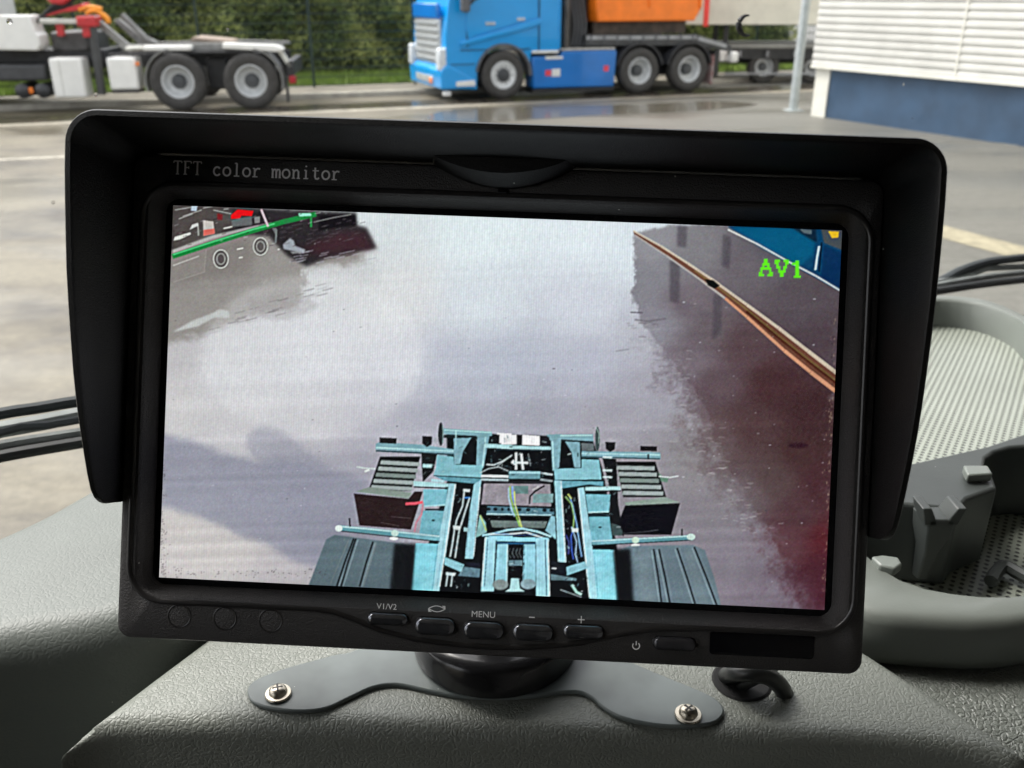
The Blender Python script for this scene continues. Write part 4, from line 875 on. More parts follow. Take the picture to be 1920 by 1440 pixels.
def mask_poly(pts, feather=.7):
    pts = np.array(pts, float)-[X0, Y0]; m = int(3*feather)+3
    x0, y0 = np.maximum(0, np.floor(pts.min(0)).astype(int)-m); x1, y1 = np.minimum([CW, CH], np.ceil(pts.max(0)).astype(int)+m)
    if x1 <= x0 or y1 <= y0: return None
    S = 2; yy, xx = np.mgrid[0:(y1-y0)*S, 0:(x1-x0)*S]; xx = x0+(xx+.5)/S; yy = y0+(yy+.5)/S; ins = np.zeros(xx.shape, bool)
    for (ax, ay), (bx_, by) in zip(pts, np.roll(pts, -1, 0)):
        if ay == by: continue
        c_ = ((ay > yy) != (by > yy)) & (xx < (bx_-ax)*(yy-ay)/(by-ay)+ax); ins ^= c_
    mk = ins.reshape(y1-y0, S, x1-x0, S).mean((1, 3)); mk = blur(mk, feather) if feather > .3 else mk
    return slice(y0, y1), slice(x0, x1), mk
def poly(pts, col, a=1., feather=.7, mod=None):
    r_ = mask_poly(pts, feather)
    if r_ is None: return
    sy, sx, mk = r_; mk = (mk*a)
    if mod is not None: mk = mk*mod[sy, sx]
    img[sy, sx] = img[sy, sx]*(1-mk[..., None])+np.array(col, float)*mk[..., None]
def stroke(pts, wd, col, a=1., feather=.6):
    pts = [Vector(p) for p in pts]; Lp, Rp = [], []
    for i, p_ in enumerate(pts):
        t = (pts[min(i+1, len(pts)-1)]-pts[max(0, i-1)]).normalized(); nn = Vector((-t.y, t.x))*wd/2; Lp.append(tuple(p_+nn)); Rp.append(tuple(p_-nn))
    poly(Lp+Rp[::-1], col, a, feather)
def ell(cx, cy, rx, ry, col, a=1., feather=.6): poly([(cx+rx*math.cos(2*math.pi*k/28), cy+ry*math.sin(2*math.pi*k/28)) for k in range(28)], col, a, feather)
def ring(cx, cy, rx, ry, wd, col, a=1.): stroke([(cx+rx*math.cos(2*math.pi*k/30), cy+ry*math.sin(2*math.pi*k/30)) for k in range(31)], wd, col, a)
# soft shapes on the wet road
nz = vnoise(CW, CH, 26, 1)+.6*vnoise(CW, CH, 11, 2)+.4*vnoise(CW, CH, 5, 3); streak = np.repeat(vnoise(CW//1, CH//1, 4, 8)[:, ::4], 4, 1)[:, :CW] if False else vnoise(CW, CH, 7, 9)
def warp_mask(pts, amp, feather, seed):
    m = np.zeros((CH, CW)); r_ = mask_poly(pts, feather); m[r_[0], r_[1]] = r_[2]
    dx = (vnoise(CW, CH, 22, seed)+.6*vnoise(CW, CH, 9, seed+1)+.4*vnoise(CW, CH, 4, seed+2))*2*amp; dy = (vnoise(CW, CH, 18, seed+3)+.5*vnoise(CW, CH, 6, seed+4))*amp
    return m[np.clip(YY+dy, 0, CH-1).astype(int), np.clip(XX+dx, 0, CW-1).astype(int)]
def blend(m, col): global img; img = img*(1-m[..., None])+np.asarray(col, float)*m[..., None]
blend(.9*warp_mask([(300, 380), (600, 430), (700, 490), (600, 500), (572, 505), (566, 536), (558, 577), (512, 588), (464, 599), (382, 625), (300, 655)], 8, 5, 30), (143, 136, 134))
blend(.35*warp_mask([(470, 560), (560, 540), (600, 575), (540, 600), (480, 596)], 8, 4, 33), (122, 114, 116))
# long soft shadow with a round hump, lower left
blend(.86*warp_mask([(300, 812), (345, 822), (380, 834), (420, 850), (470, 862), (490, 868), (530, 862), (620, 880), (690, 900), (660, 990), (600, 1064), (547, 1049), (521, 1035), (495, 1018), (444, 1001), (413, 985), (367, 966), (300, 950)], 3, 6, 40), (143, 142, 160))
blend(.5*warp_mask([(466, 850), (464, 822), (474, 804), (495, 797), (515, 802), (538, 812), (560, 832), (590, 858), (620, 880), (500, 880)], 3, 5, 44), (140, 139, 157))
blend(.3*warp_mask([(660, 1000), (600, 1064), (700, 1100), (760, 1000)], 3, 12, 47), (132, 130, 148))
blend(.30*warp_mask([(585+208*math.cos(R(a)), 668+152*math.sin(R(a))) for a in range(0, 360, 8)], 3, 7, 88), (232, 230, 236))
m1 = warp_mask([(1193, 436), (1262, 422), (1590, 422), (1590, 1150), (1506, 1150), (1478, 1085), (1455, 1020), (1400, 930), (1360, 870), (1335, 810), (1312, 745), (1245, 655), (1202, 596), (1186, 570), (1190, 500)], 5, 2.2, 50)
m2 = warp_mask([(1193, 436), (1262, 422), (1590, 422), (1590, 1150), (1506, 1150), (1470, 1085), (1440, 1020), (1370, 930), (1330, 870), (1300, 810), (1270, 745), (1230, 655), (1202, 596), (1186, 570), (1190, 500)], 24, 20, 60)
low = np.clip((PY-590)/70, 0, 1)
blend(m1*(1-low)+(.22*m1+.78*m2)*low, dark_road)
nz = vnoise(CW, CH, 26, 1)+.6*vnoise(CW, CH, 11, 2)+.4*vnoise(CW, CH, 5, 3)
for p_ in ([(1270, 424), (1289, 424), (1287, 466), (1270, 462)], [(1256, 488), (1276, 492), (1274, 570), (1256, 566)], [(1338, 552), (1354, 556), (1352, 622), (1336, 640)], [(1356, 440), (1371, 446), (1368, 505), (1354, 500)]): poly(p_, (70, 64, 74), .62, 2.5)
poly([(1276, 560), (1340, 590), (1335, 610), (1262, 580)], (98, 88, 98), .4, 5)
ell(1497, 836, 19, 5, (46, 20, 32), .85, 2)
stroke([(1182, 586), (1206, 587)], 2.4, (92, 88, 98), .8, .8); stroke([(1190, 600), (1215, 603), (1250, 598)], 3.4, (104, 99, 108), .7, 1.2); stroke([(1155, 659), (1180, 655)], 2.6, (150, 146, 158), .8, 1)
# blue building, top right
poly([(1365, 425), (1585, 425), (1585, 552), (1470, 490)], (8, 62, 100), 1)
poly([(1365, 425), (1530, 425), (1525, 478), (1500, 500), (1430, 465)], (2, 88, 128), .9, 3)
poly([(1480, 425), (1530, 425), (1532, 455), (1520, 450)], (12, 24, 40), .8, 2)
poly([(1500, 430), (1522, 432), (1522, 440), (1508, 438)], (96, 110, 118), .8)
poly([(1540, 430), (1580, 432), (1580, 470), (1545, 456)], (72, 74, 78), .9, 1)
poly([(1553, 434), (1573, 435), (1572, 446), (1560, 447)], (222, 178, 40), 1)
poly([(1545, 460), (1582, 476), (1582, 545), (1540, 520)], (6, 42, 84), .9, 2)
stroke([(1536, 462), (1532, 485), (1529, 507)], 4, (190, 215, 225), .95)
stroke([(1541, 455), (1536, 510)], 2.5, (5, 14, 28), .9)
stroke([(1365, 431), (1420, 458), (1480, 492), (1530, 518), (1580, 548)], 3.2, (205, 208, 212), .9)
# rusty drain slot running down the right side
up = [(1188, 434), (1240, 463), (1290, 495), (1332, 523), (1400, 572), (1460, 616), (1515, 659), (1580, 709)]
lw = [(1190, 441), (1250, 480), (1315, 526), (1360, 560), (1401, 595), (1471, 658), (1520, 698), (1580, 744)]
poly(up+lw[::-1], (110, 66, 50), .9, 1); mid_ = [((a_[0]+b_[0])/2, (a_[1]+b_[1])/2) for a_, b_ in zip(up, lw)]
stroke(mid_[4:], 7, (70, 30, 20), .9, 1); stroke([(x, y-3) for x, y in mid_[2:]], 2.4, (150, 142, 84), .6, 1)
for k in range(7):
    stroke(up[k:k+2], 2.2+k*.7, (206, 188, 170), .9); stroke(lw[k:k+2], 2.4+k*.85, (206, 146, 116) if k > 2 else (176, 166, 164), .95)
    stroke([(x, y-2-k*.35) for x, y in up[k:k+2]], 1.2, (226, 216, 196), .7)
poly([(1322, 524), (1338, 526), (1350, 536), (1340, 542), (1328, 536)], (10, 16, 16), 1)
# speckle and patches on the asphalt
rg = np.random.default_rng(5)
for _ in range(260):
    x, y = rg.uniform(310, 1550), rg.uniform(560, 1100); v = rg.uniform(.15, .5); s = rg.uniform(.5, 1.4)
    ell(x, y, s*rg.uniform(1, 2.4), s, (215, 212, 226) if rg.random() < .75 else (60, 55, 66), v, .5)
for _ in range(150):
    y = rg.uniform(600, 1000); x = np.interp(y, [600, 660, 745, 810, 870, 930, 1000], [1200, 1235, 1290, 1320, 1345, 1385, 1430])+rg.normal(-8, 22)
    stroke([(x-rg.uniform(2, 9), y), (x, y+rg.uniform(-2, 2)), (x+rg.uniform(2, 9), y+rg.uniform(-1, 2))], rg.uniform(.8, 2.4), (190, 184, 188) if rg.random() < .6 else (104, 94, 102), rg.uniform(.2, .5), .9)
for _ in range(44):
    x = rg.uniform(400, 620); y = 612-(x-400)*.3+rg.normal(0, 9); stroke([(x-9, y+2), (x, y), (x+11, y-3)], rg.uniform(1, 2.6), (176, 172, 180) if rg.random() < .6 else (104, 98, 102), .45, 1)
# lorry at the upper left of the picture
C = lambda *q: [(300+a/4.174, 380+b/4.174) for a, b in q]
poly(C((80, 20), (1540, 80), (1545, 180), (1620, 200), (1700, 360), (1300, 440), (1150, 500), (1000, 420), (850, 260), (400, 250), (80, 380)), (36, 32, 36), .95, 3.2)
poly(C((80, 20), (560, 40), (600, 200), (100, 370)), (92, 84, 82), .75, 4)
poly(C((100, 430), (700, 250), (760, 420), (700, 560), (90, 640)), (118, 110, 108), .5, 8)
poly(C((1100, 360), (1400, 230), (1600, 230), (1640, 300), (1690, 370), (1500, 385), (1250, 420)), (78, 36, 48), .55, 7)
poly(C((1250, 100), (1530, 100), (1540, 180), (1240, 220)), (18, 14, 20), .9, 2)
for a in ((120, 60, 300, 30), (180, 110, 330, 60), (150, 130, 260, 90), (340, 45, 420, 30), (420, 60, 560, 90), (500, 55, 540, 50)): stroke(C(a[:2], a[2:]), 1.6, (205, 205, 205), .7)
poly(C((250, 30), (295, 30), (290, 70), (245, 65)), (190, 205, 225), .9)
poly(C((560, 100), (610, 55), (735, 68), (722, 108), (640, 105), (630, 130), (560, 130)), (225, 20, 28), 1)
poly(C((450, 85), (495, 95), (490, 140), (450, 135)), (130, 25, 30), .8, 1.2)
poly(C((560, 140), (640, 120), (720, 110), (725, 180), (570, 190)), (110, 112, 116), .85, 1)
poly(C((740, 115), (785, 110), (785, 160), (745, 165)), (150, 150, 152), .8)
poly(C((340, 140), (420, 150), (432, 245), (345, 262)), (196, 186, 184), 1)
poly(C((345, 215), (430, 205), (432, 245), (345, 262)), (214, 96, 86), .9)
poly(C((235, 215), (255, 175), (300, 160), (300, 185), (265, 200)), (214, 214, 212), .9)
stroke(C((300, 170), (305, 260)), 2, (205, 205, 200), .8)
poly(C((110, 300), (120, 270), (240, 235), (245, 250), (160, 290)), (222, 220, 216), .95)
stroke(C((105, 385), (420, 270), (700, 205), (880, 170)), 6, (188, 188, 186), .8, 1)
stroke(C((100, 425), (420, 320), (720, 225), (960, 155), (1225, 92)), 9.5, (26, 128, 62), 1, .8)
stroke(C((105, 410), (420, 308), (720, 215), (900, 168)), 2.6, (92, 206, 138), .9)
poly(C((1085, 85), (1180, 85), (1190, 105), (1095, 112)), (150, 232, 200), 1)
stroke(C((1185, 110), (1185, 195)), 4, (40, 132, 72), 1)
stroke(C((1205, 155), (1360, 120), (1500, 95)), 1.8, (150, 150, 150), .8)
stroke(C((795, 55), (825, 130), (850, 190)), 3.6, (226, 190, 206), 1)
stroke(C((915, 210), (908, 320)), 3, (126, 132, 134), .9)
poly(C((880, 200), (915, 200), (910, 260)), (120, 124, 126), .8)
for cx_, cy_2, rx, ry in ((480, 443, 58, 72), (790, 345, 56, 68)):
    ell(300+cx_/4.174, 380+cy_2/4.174, rx/4.174*1.1, ry/4.174*1.1, (72, 66, 68), .8, 1); ring(300+cx_/4.174, 380+cy_2/4.174, rx/4.174, ry/4.174, 2.2, (214, 214, 210), .95); ring(300+cx_/4.174, 380+cy_2/4.174, rx/4.174*.55, ry/4.174*.58, 1.8, (180, 180, 178), .85)
for a in ((605, 368, 655, 358), (620, 434, 650, 430), (500, 205, 570, 190), (925, 368, 940, 370)): stroke(C(a[:2], a[2:]), 2.2, (232, 230, 226), .95)
poly(C((965, 330), (1020, 280), (1050, 300), (1060, 340), (1140, 370), (1130, 400), (970, 365)), (168, 172, 184), .9, 1.2)
poly(C((1020, 385), (1110, 385), (1110, 402), (1040, 402)), (156, 156, 160), .8, 1)
for _ in range(26):
    x, y = rg.uniform(1020, 1680), rg.uniform(370, 470); stroke(C((x-30, y+6), (x, y), (x+34, y-8)), 1.8, (176, 172, 184) if rg.random() < .5 else (62, 50, 58), .6, .8)
for _ in range(40):
    x, y = rg.uniform(960, 1600), rg.uniform(140, 330); stroke(C((x-20, y+5), (x, y), (x+24, y-6)), 1.5, (92, 84, 92), .5, .7)
stroke(C((105, 495), (310, 420)), 2.2, (205, 200, 198), .9)
stroke(C((365, 372), (350, 545), (105, 625)), 1.4, (164, 158, 156), .8)
poly(C((110, 440), (360, 378), (350, 540), (105, 620)), (150, 142, 140), .3, 1)
poly(C((100, 1015), (250, 930), (430, 860), (470, 835), (540, 850), (545, 905), (430, 900), (300, 970), (150, 1005)), (200, 202, 204), .8, 1.6)
# the chassis, as the camera behind the cab sees it
A_ = lambda *q: [(660+a/4.5, 780+b/4.5) for a, b in q]
B_ = lambda *q: [(940+a/4.235, 780+b/4.235) for a, b in q]
cy, lc, dc, bk_ = (122, 160, 172), (178, 214, 218), (54, 82, 92), (14, 16, 20)
poly([(838, 812), (1110, 820), (1130, 880), (1180, 1150), (765, 1150), (840, 900)], bk_, 1, 1)
poly([(908, 903), (1032, 905), (1034, 950), (903, 946)], (146, 138, 148), 1)
def slats(T, x0, x1, y0, sl, n, step, lx, rx, rise):
    poly(T((x0, y0-30), (x1, y0-30), (x1+rx*n, y0+step*n), (x0+lx*n, y0+step*n)), (10, 12, 14), 1)
    for k in range(n):
        ya = y0+step*k; xa = x0+lx*k; xb = x1+rx*k
        poly(T((xa+8, ya), (xb-4, ya+rise), (xb-6, ya+rise+step*.66), (xa, ya+step*.66)), (150, 158, 160) if k != 2 else (116, 128, 126), 1)
slats(A_, 240, 580, 375, 0, 5, 52, -20, -16, 18)
poly(A_((30, 640), (150, 600), (510, 648), (480, 698)), (128, 140, 134), 1)
poly(A_((18, 655), (480, 700), (530, 640), (600, 640), (500, 960), (65, 925)), (40, 26, 28), 1)
stroke(A_((330, 850), (500, 865)), 1, (96, 86, 88), .8); stroke(A_((245, 900), (400, 930)), 1, (96, 86, 88), .8)
poly(A_((205, 235), (235, 222), (600, 245), (875, 285), (875, 325), (200, 285)), cy, 1); stroke(A_((205, 268), (870, 300)), 2.6, lc, 1); stroke(A_((205, 295), (865, 328)), 3.4, dc, 1)
poly(A_((237, 183), (380, 190), (376, 236), (237, 230)), (26, 24, 26), 1); poly(A_((595, 170), (680, 175), (675, 240), (635, 264), (597, 235)), (22, 20, 24), 1)
poly(A_((590, 310), (720, 325), (690, 470), (600, 560), (590, 400)), (24, 26, 28), 1)
poly(A_((598, 405), (680, 410), (675, 440), (598, 436)), lc, 1)
poly(A_((770, 105), (1180, 135), (1190, 170), (1050, 175), (775, 155)), cy, 1); stroke(A_((775, 172), (1050, 182)), 6, (24, 34, 38), 1); stroke(A_((780, 120), (1180, 142)), 2, lc, .9)
poly(A_((860, 190), (1010, 185), (940, 300), (915, 410), (865, 410)), cy, 1); stroke(A_((880, 120), (880, 250)), 2, lc, 1)
ell(660+752/4.5, 780+155/4.5, 5, 22, (36, 42, 46)); stroke(A_((768, 80), (772, 160), (768, 230)), 1.6, (140, 170, 172), .9)
poly(A_((1060, 165), (1165, 160), (1110, 445), (1050, 430)), cy, 1); stroke(A_((1130, 180), (1105, 430)), 3, lc, 1)
poly(A_((720, 330), (860, 345), (865, 410), (1105, 420), (1095, 522), (690, 502), (712, 440)), (118, 178, 186), 1)
poly(A_((690, 505), (1095, 525), (1085, 575), (1030, 572), (780, 548)), (78, 134, 150), 1); stroke(A_((690, 505), (1095, 527)), 1.6, (34, 56, 66), 1)
poly(A_((520, 550), (820, 572), (820, 602), (525, 592)), lc, 1); stroke(A_((525, 600), (820, 612)), 2.2, (22, 30, 36), 1)
poly(A_((670, 530), (780, 545), (780, 565), (670, 555)), (180, 214, 220), 1)
poly(A_((605, 620), (810, 620), (795, 755), (610, 765)), (98, 164, 178), 1); stroke(A_((610, 762), (790, 752)), 2.4, lc, 1)
poly(A_((600, 800), (782, 800), (750, 1010), (570, 1000)), (92, 154, 168), 1); stroke(A_((620, 790), (780, 790)), 3.6, (32, 50, 60), 1); ell(813, 976, 3, 1.6, (30, 40, 46))
poly(A_((540, 1075), (735, 1080), (700, 1480), (455, 1480)), (112, 192, 208), 1); stroke(A_((725, 1090), (680, 1470)), 1.4, (70, 130, 148), 1); stroke(A_((520, 1080), (440, 1440)), 2, (196, 214, 220), .8)
poly(A_((822, 570), (880, 574), (790, 1190), (765, 1270), (740, 1480), (688, 1480), (735, 1040)), (160, 200, 212), 1); stroke(A_((876, 580), (782, 1190), (742, 1440)), 1.8, (228, 240, 244), 1); stroke(A_((845, 600), (720, 1440)), 1.2, (110, 146, 160), .8)
for a in (((950, 640), (935, 760), (885, 880), (875, 930)), ((995, 690), (960, 800), (920, 930)), ((868, 960), (850, 1080), (830, 1190)), ((908, 960), (890, 1080), (872, 1200)), ((810, 1340), (795, 1440)), ((850, 1340), (838, 1440))): stroke(A_(*a), 3, (178, 190, 196), .95)
poly(A_((855, 925), (925, 930), (915, 965), (860, 960)), (204, 212, 214), 1); poly(A_((940, 615), (1000, 620), (995, 645), (940, 640)), (190, 200, 204), 1); stroke(A_((950, 690), (1000, 690)), 3, (60, 120, 200), .8)
poly(A_((1032, 575), (1095, 540), (1050, 900), (1025, 1205), (955, 1205), (995, 800)), (150, 194, 206), 1); stroke(A_((1085, 600), (1028, 1190)), 1.8, (216, 232, 238), 1); stroke(A_((1000, 800), (965, 1190)), 1.2, (88, 124, 138), 1)
poly(A_((945, 940), (990, 945), (985, 980), (945, 975)), (150, 180, 186), 1)
poly(A_((785, 1190), (950, 1255), (930, 1322), (780, 1255)), (120, 168, 178), 1); poly(A_((950, 1270), (1085, 1290), (1078, 1365), (895, 1350)), (84, 110, 124), 1); poly(A_((960, 1235), (1085, 1245), (1080, 1285), (965, 1270)), (26, 28, 40), 1); poly(A_((795, 1318), (880, 1325), (870, 1352), (795, 1345)), (190, 204, 208), 1)
stroke(A_((455, 742), (530, 740), (600, 728)), 5, (226, 84, 100), 1, .8); stroke(A_((603, 740), (590, 830), (545, 900), (530, 980)), 3.4, (196, 132, 150), .9, .8)
stroke(A_((42, 430), (110, 442), (200, 447)), 2.6, (196, 204, 206), 1); stroke(A_((110, 470), (150, 455)), 4, (220, 224, 224), 1)
# big lower mudguards
poly([(612, 1012), (628, 1003), (760, 1020), (778, 1040), (765, 1150), (560, 1150), (583, 1088)], (92, 108, 118), 1, 1); poly([(740, 1020), (780, 1020), (770, 1150), (728, 1150)], (16, 18, 22), 1, 3)
for a, b in (((664, 1010), (632, 1100)), ((700, 1016), (675, 1100)), ((668, 1010), (640, 1100))): stroke([a, ((a[0]+b[0])/2-1, (a[1]+b[1])/2), b], 3.2, (18, 22, 26), .95); stroke([(a[0]+4, a[1]+2), (b[0]+4, b[1])], 1.6, (150, 168, 176), .6)
stroke([(706, 1018), (682, 1100)], 2, (122, 132, 136), .7); stroke([(655, 1012), (620, 1095)], 2, (120, 130, 132), .5)
stroke([(634, 990), (700, 996), (760, 1003), (825, 1010)], 10, (96, 148, 160), 1); stroke([(634, 987), (700, 993), (825, 1006)], 2.6, (188, 214, 220), 1); stroke([(640, 996), (825, 1016)], 2, (30, 46, 54), .9)
ell(636, 991, 7, 6, (214, 224, 222)); ell(741, 1000, 7, 6, (196, 218, 214)); ell(739, 1010, 8, 3, (232, 238, 234)); stroke([(657, 988), (656, 972)], 3, (34, 34, 38), 1)
# right half
poly(B_((800, 320), (915, 345), (930, 700), (975, 960), (870, 860), (858, 560)), (18, 20, 24), 1)
slats(B_, 915, 1225, 395, 0, 5, 50, 11, 17, 6)
poly(B_((975, 690), (1300, 645), (1418, 690), (1000, 716)), (138, 152, 146), 1); poly(B_((985, 712), (1420, 694), (1350, 945), (900, 945), (950, 800)), (10, 10, 18), 1); stroke(B_((960, 935), (1150, 920), (1250, 905)), 1, (110, 112, 118), .8)
poly(B_((870, 850), (940, 870), (965, 920), (960, 950), (880, 950)), (60, 76, 78), 1)
poly(B_((1240, 440), (1290, 490), (1330, 490), (1320, 530), (1270, 520)), (92, 132, 112), .8, 1); stroke(B_((1250, 480), (1340, 490), (1408, 478)), 2.4, (206, 210, 214), 1)
poly(B_((0, 148), (125, 150), (125, 232), (0, 228)), (236, 232, 238), 1); poly(A_((1225, 145), (1350, 150), (1350, 235), (1240, 232)), (236, 232, 238), 1)
poly(B_((125, 150), (170, 155), (166, 228), (125, 228)), (22, 20, 24), 1); poly(B_((170, 150), (312, 160), (308, 238), (168, 232)), (238, 234, 240), 1); poly(B_((308, 160), (390, 170), (388, 245), (306, 238)), (26, 26, 32), 1); poly(A_((1185, 155), (1248, 160), (1245, 235), (1180, 230)), (20, 22, 26), 1)
poly(A_((1120, 235), (1360, 245), (1360, 278), (1120, 270)), lc, 1); poly(B_((0, 232), (398, 245), (398, 272), (0, 262)), lc, 1); stroke(B_((-40, 268), (398, 278)), 2, (40, 62, 72), 1)
poly(B_((360, 150), (480, 145), (462, 412), (410, 440), (395, 200)), cy, 1); stroke(B_((408, 200), (418, 430)), 2.4, lc, 1)
poly(B_((500, 190), (625, 200), (632, 412), (582, 412), (560, 290)), cy, 1)
poly(B_((470, 150), (730, 145), (735, 208), (470, 188)), cy, 1); stroke(B_((470, 158), (725, 155)), 2.4, lc, 1); stroke(B_((480, 196), (730, 208)), 3, (26, 36, 42), 1)
ell(940+765/4.235, 780+185/4.235, 4.4, 23, (60, 76, 78)); stroke(B_((752, 90), (778, 140), (776, 220)), 1.6, (170, 190, 186), .9)
poly(B_((635, 215), (735, 220), (740, 280), (640, 280)), (150, 164, 170), .6)
poly(B_((640, 280), (1262, 290), (1268, 345), (640, 328)), cy, 1); stroke(B_((640, 300), (1262, 310)), 2.6, lc, 1); stroke(B_((640, 325), (1262, 342)), 2.6, dc, 1)
poly(B_((1105, 240), (1238, 243), (1236, 282), (1105, 278)), (24, 22, 26), 1); poly(B_((828, 208), (908, 210), (902, 266), (866, 288), (832, 264)), (20, 20, 24), 1); stroke(B_((1168, 305), (1168, 345)), 3, (20, 24, 28), 1)
poly(B_((640, 345), (778, 350), (798, 505), (428, 512), (420, 420), (638, 415)), (122, 182, 190), 1); poly(B_((420, 512), (812, 522), (812, 562), (700, 545), (480, 578), (425, 560)), (82, 140, 156), 1); stroke(B_((425, 512), (798, 512)), 1.6, (34, 56, 66), 1)
for a, b in ((424, 440), (478, 492), (320, 335)): poly(B_((806, a), (884, a+2), (880, b+4), (806, b)), (196, 214, 218), .95)
poly(B_((668, 565), (945, 560), (948, 590), (668, 596)), lc, 1); stroke(B_((668, 602), (950, 596)), 2, (20, 28, 34), 1)
poly(B_((668, 622), (868, 625), (856, 765), (690, 772)), (98, 164, 178), 1); stroke(B_((690, 768), (856, 760)), 2.6, lc, 1); poly(B_((694, 800), (860, 800), (884, 985), (712, 1000)), (92, 156, 170), 1); stroke(B_((694, 788), (858, 786)), 3.6, (32, 50, 60), 1); ell(940+785/4.235, 780+885/4.235, 3, 1.6, (30, 40, 46))
poly(B_((722, 1060), (900, 1065), (955, 1480), (760, 1480)), (116, 196, 212), 1); stroke(B_((896, 1070), (948, 1440)), 2.4, (196, 222, 228), 1); stroke(B_((735, 1080), (770, 1440)), 1.2, (70, 130, 148), 1)
poly(B_((608, 575), (658, 568), (722, 1020), (765, 1480), (705, 1480), (662, 1100)), (160, 202, 214), 1); stroke(B_((612, 580), (668, 1100), (700, 1440)), 1.6, (226, 238, 242), 1)
poly(B_((425, 515), (480, 515), (516, 1165), (452, 1165)), (158, 202, 214), 1); stroke(B_((476, 520), (512, 1160)), 1.8, (224, 236, 242), 1); stroke(B_((445, 560), (470, 1150)), 1, (110, 150, 164), .8)
for a, c_ in ((((545, 640), (570, 720), (600, 860), (620, 1000), (640, 1120)), (110, 150, 210)), (((510, 640), (560, 700), (580, 800), (570, 920)), (150, 190, 120)), (((560, 880), (600, 1000), (590, 1100), (610, 1170)), (150, 170, 200)), (((530, 620), (560, 660)), (200, 210, 120)), (((575, 900), (555, 960), (560, 1060), (575, 1140)), (60, 90, 190)), (((510, 940), (540, 1000), (535, 1100)), (70, 80, 150))): stroke(B_(*a), 2.6, c_, .85)
poly(B_((560, 890), (615, 892), (612, 925), (562, 922)), (206, 216, 220), 1)
poly(B_((515, 1200), (665, 1155), (690, 1210), (520, 1270)), (118, 166, 178), 1); poly(B_((385, 1150), (515, 1165), (520, 1290), (390, 1260)), (22, 26, 34), 1); poly(B_((390, 1255), (600, 1290), (600, 1310), (395, 1305)), (92, 116, 126), 1); stroke(B_((400, 1210), (440, 1212)), 2.6, (200, 210, 214), 1)
stroke([(1110, 1018), (1170, 1015), (1240, 1012), (1300, 1008)], 9.5, (96, 146, 158), 1); stroke([(1110, 1015), (1300, 1005)], 2.4, (184, 212, 218), 1); stroke([(1110, 1023), (1296, 1013)], 1.8, (28, 44, 52), .9)
ell(1296, 1007, 8, 6, (198, 216, 212)); ell(1192, 1013, 7, 6, (198, 220, 206)); ell(1192, 1023, 8, 3.4, (236, 240, 236)); stroke([(1279, 1005), (1279, 992)], 3, (36, 36, 40), 1)
poly([(1165, 1030), (1180, 1024), (1300, 1022), (1322, 1032), (1340, 1085), (1358, 1160), (1165, 1160)], (102, 118, 130), 1, 1); poly([(1150, 1030), (1182, 1030), (1190, 1160), (1160, 1160)], (14, 16, 20), 1, 3)
for a, b in (((1236, 1030), (1258, 1140)), ((1270, 1028), (1306, 1140)), ((1302, 1026), (1346, 1140)), ((1226, 1030), (1242, 1140))): stroke([a, ((a[0]+b[0])/2+1, (a[1]+b[1])/2), b], 3.2, (14, 16, 22), .95); stroke([(a[0]-4, a[1]+2), (b[0]-4, b[1])], 1.6, (156, 174, 184), .6)
poly([(1192, 1034), (1218, 1034), (1232, 1140), (1200, 1140)], (124, 138, 148), .5, 4); poly([(1282, 1034), (1300, 1034), (1330, 1140), (1312, 1140)], (120, 134, 144), .5, 3)
for k in range(14):
    t = k/13; stroke([(612+t*120, 1012+t*8), (590+t*150, 1100)], 1, (104, 116, 120), .25, .7); stroke([(1190+t*110, 1030), (1200+t*140, 1140)], 1, (128, 142, 148), .25, .7)
# centre of the chassis
poly(B_((-110, 715), (420, 738), (424, 788), (-115, 782)), (74, 108, 124), 1)
for x in (-100, -45, 10, 60, 145, 215, 345, 402): ell(940+x/4.235, 780+(742+x*.02)/4.235, 4 if x > 100 or x < 0 else 2.4, 3, (16, 20, 26))
stroke(B_((-115, 780), (400, 790)), 2.6, (170, 200, 210), 1); poly(B_((-110, 790), (398, 794), (368, 835), (-80, 828)), (12, 12, 16), 1); poly(B_((-85, 830), (368, 838), (350, 892), (-70, 886)), (104, 116, 116), 1)
poly(B_((398, 790), (430, 800), (438, 985), (350, 910)), (120, 164, 176), 1); poly(A_((1080, 830), (1130, 900), (1140, 985), (1045, 1030)), (134, 176, 172), 1); stroke(A_((1085, 840), (1135, 970)), 2.2, (190, 200, 110), .8)
poly(B_((60, 438), (312, 440), (312, 502), (60, 500)), (92, 130, 142), 1); stroke(B_((65, 450), (310, 452)), 3.4, (160, 196, 206), 1); stroke(B_((-160, 478), (60, 482)), 5, (206, 216, 222), 1); stroke(B_((-160, 506), (60, 510)), 4, (170, 184, 192), 1); stroke(B_((310, 452), (410, 468)), 3, (190, 206, 214), 1); stroke(B_((310, 505), (410, 520)), 4, (150, 160, 168), .9)
stroke(B_((-150, 530), (415, 535)), 3.2, (16, 18, 22), 1)
for a in (((120, 290), (120, 430)), ((160, 300), (175, 430)), ((80, 370), (215, 375)), ((95, 350), (110, 390))): stroke(B_(*a), 4.6, (214, 222, 226), .95)
stroke(A_((1135, 410), (1200, 415), (1270, 385), (1350, 335)), 2.8, (170, 178, 182), 1); stroke(B_((-170, 455), (-100, 420), (-20, 405), (60, 440)), 2, (190, 200, 206), .9); stroke(B_((215, 300), (235, 400)), 2, (120, 126, 130), .9); stroke(B_((-30, 400), (90, 310)), 2, (160, 166, 170), .9)
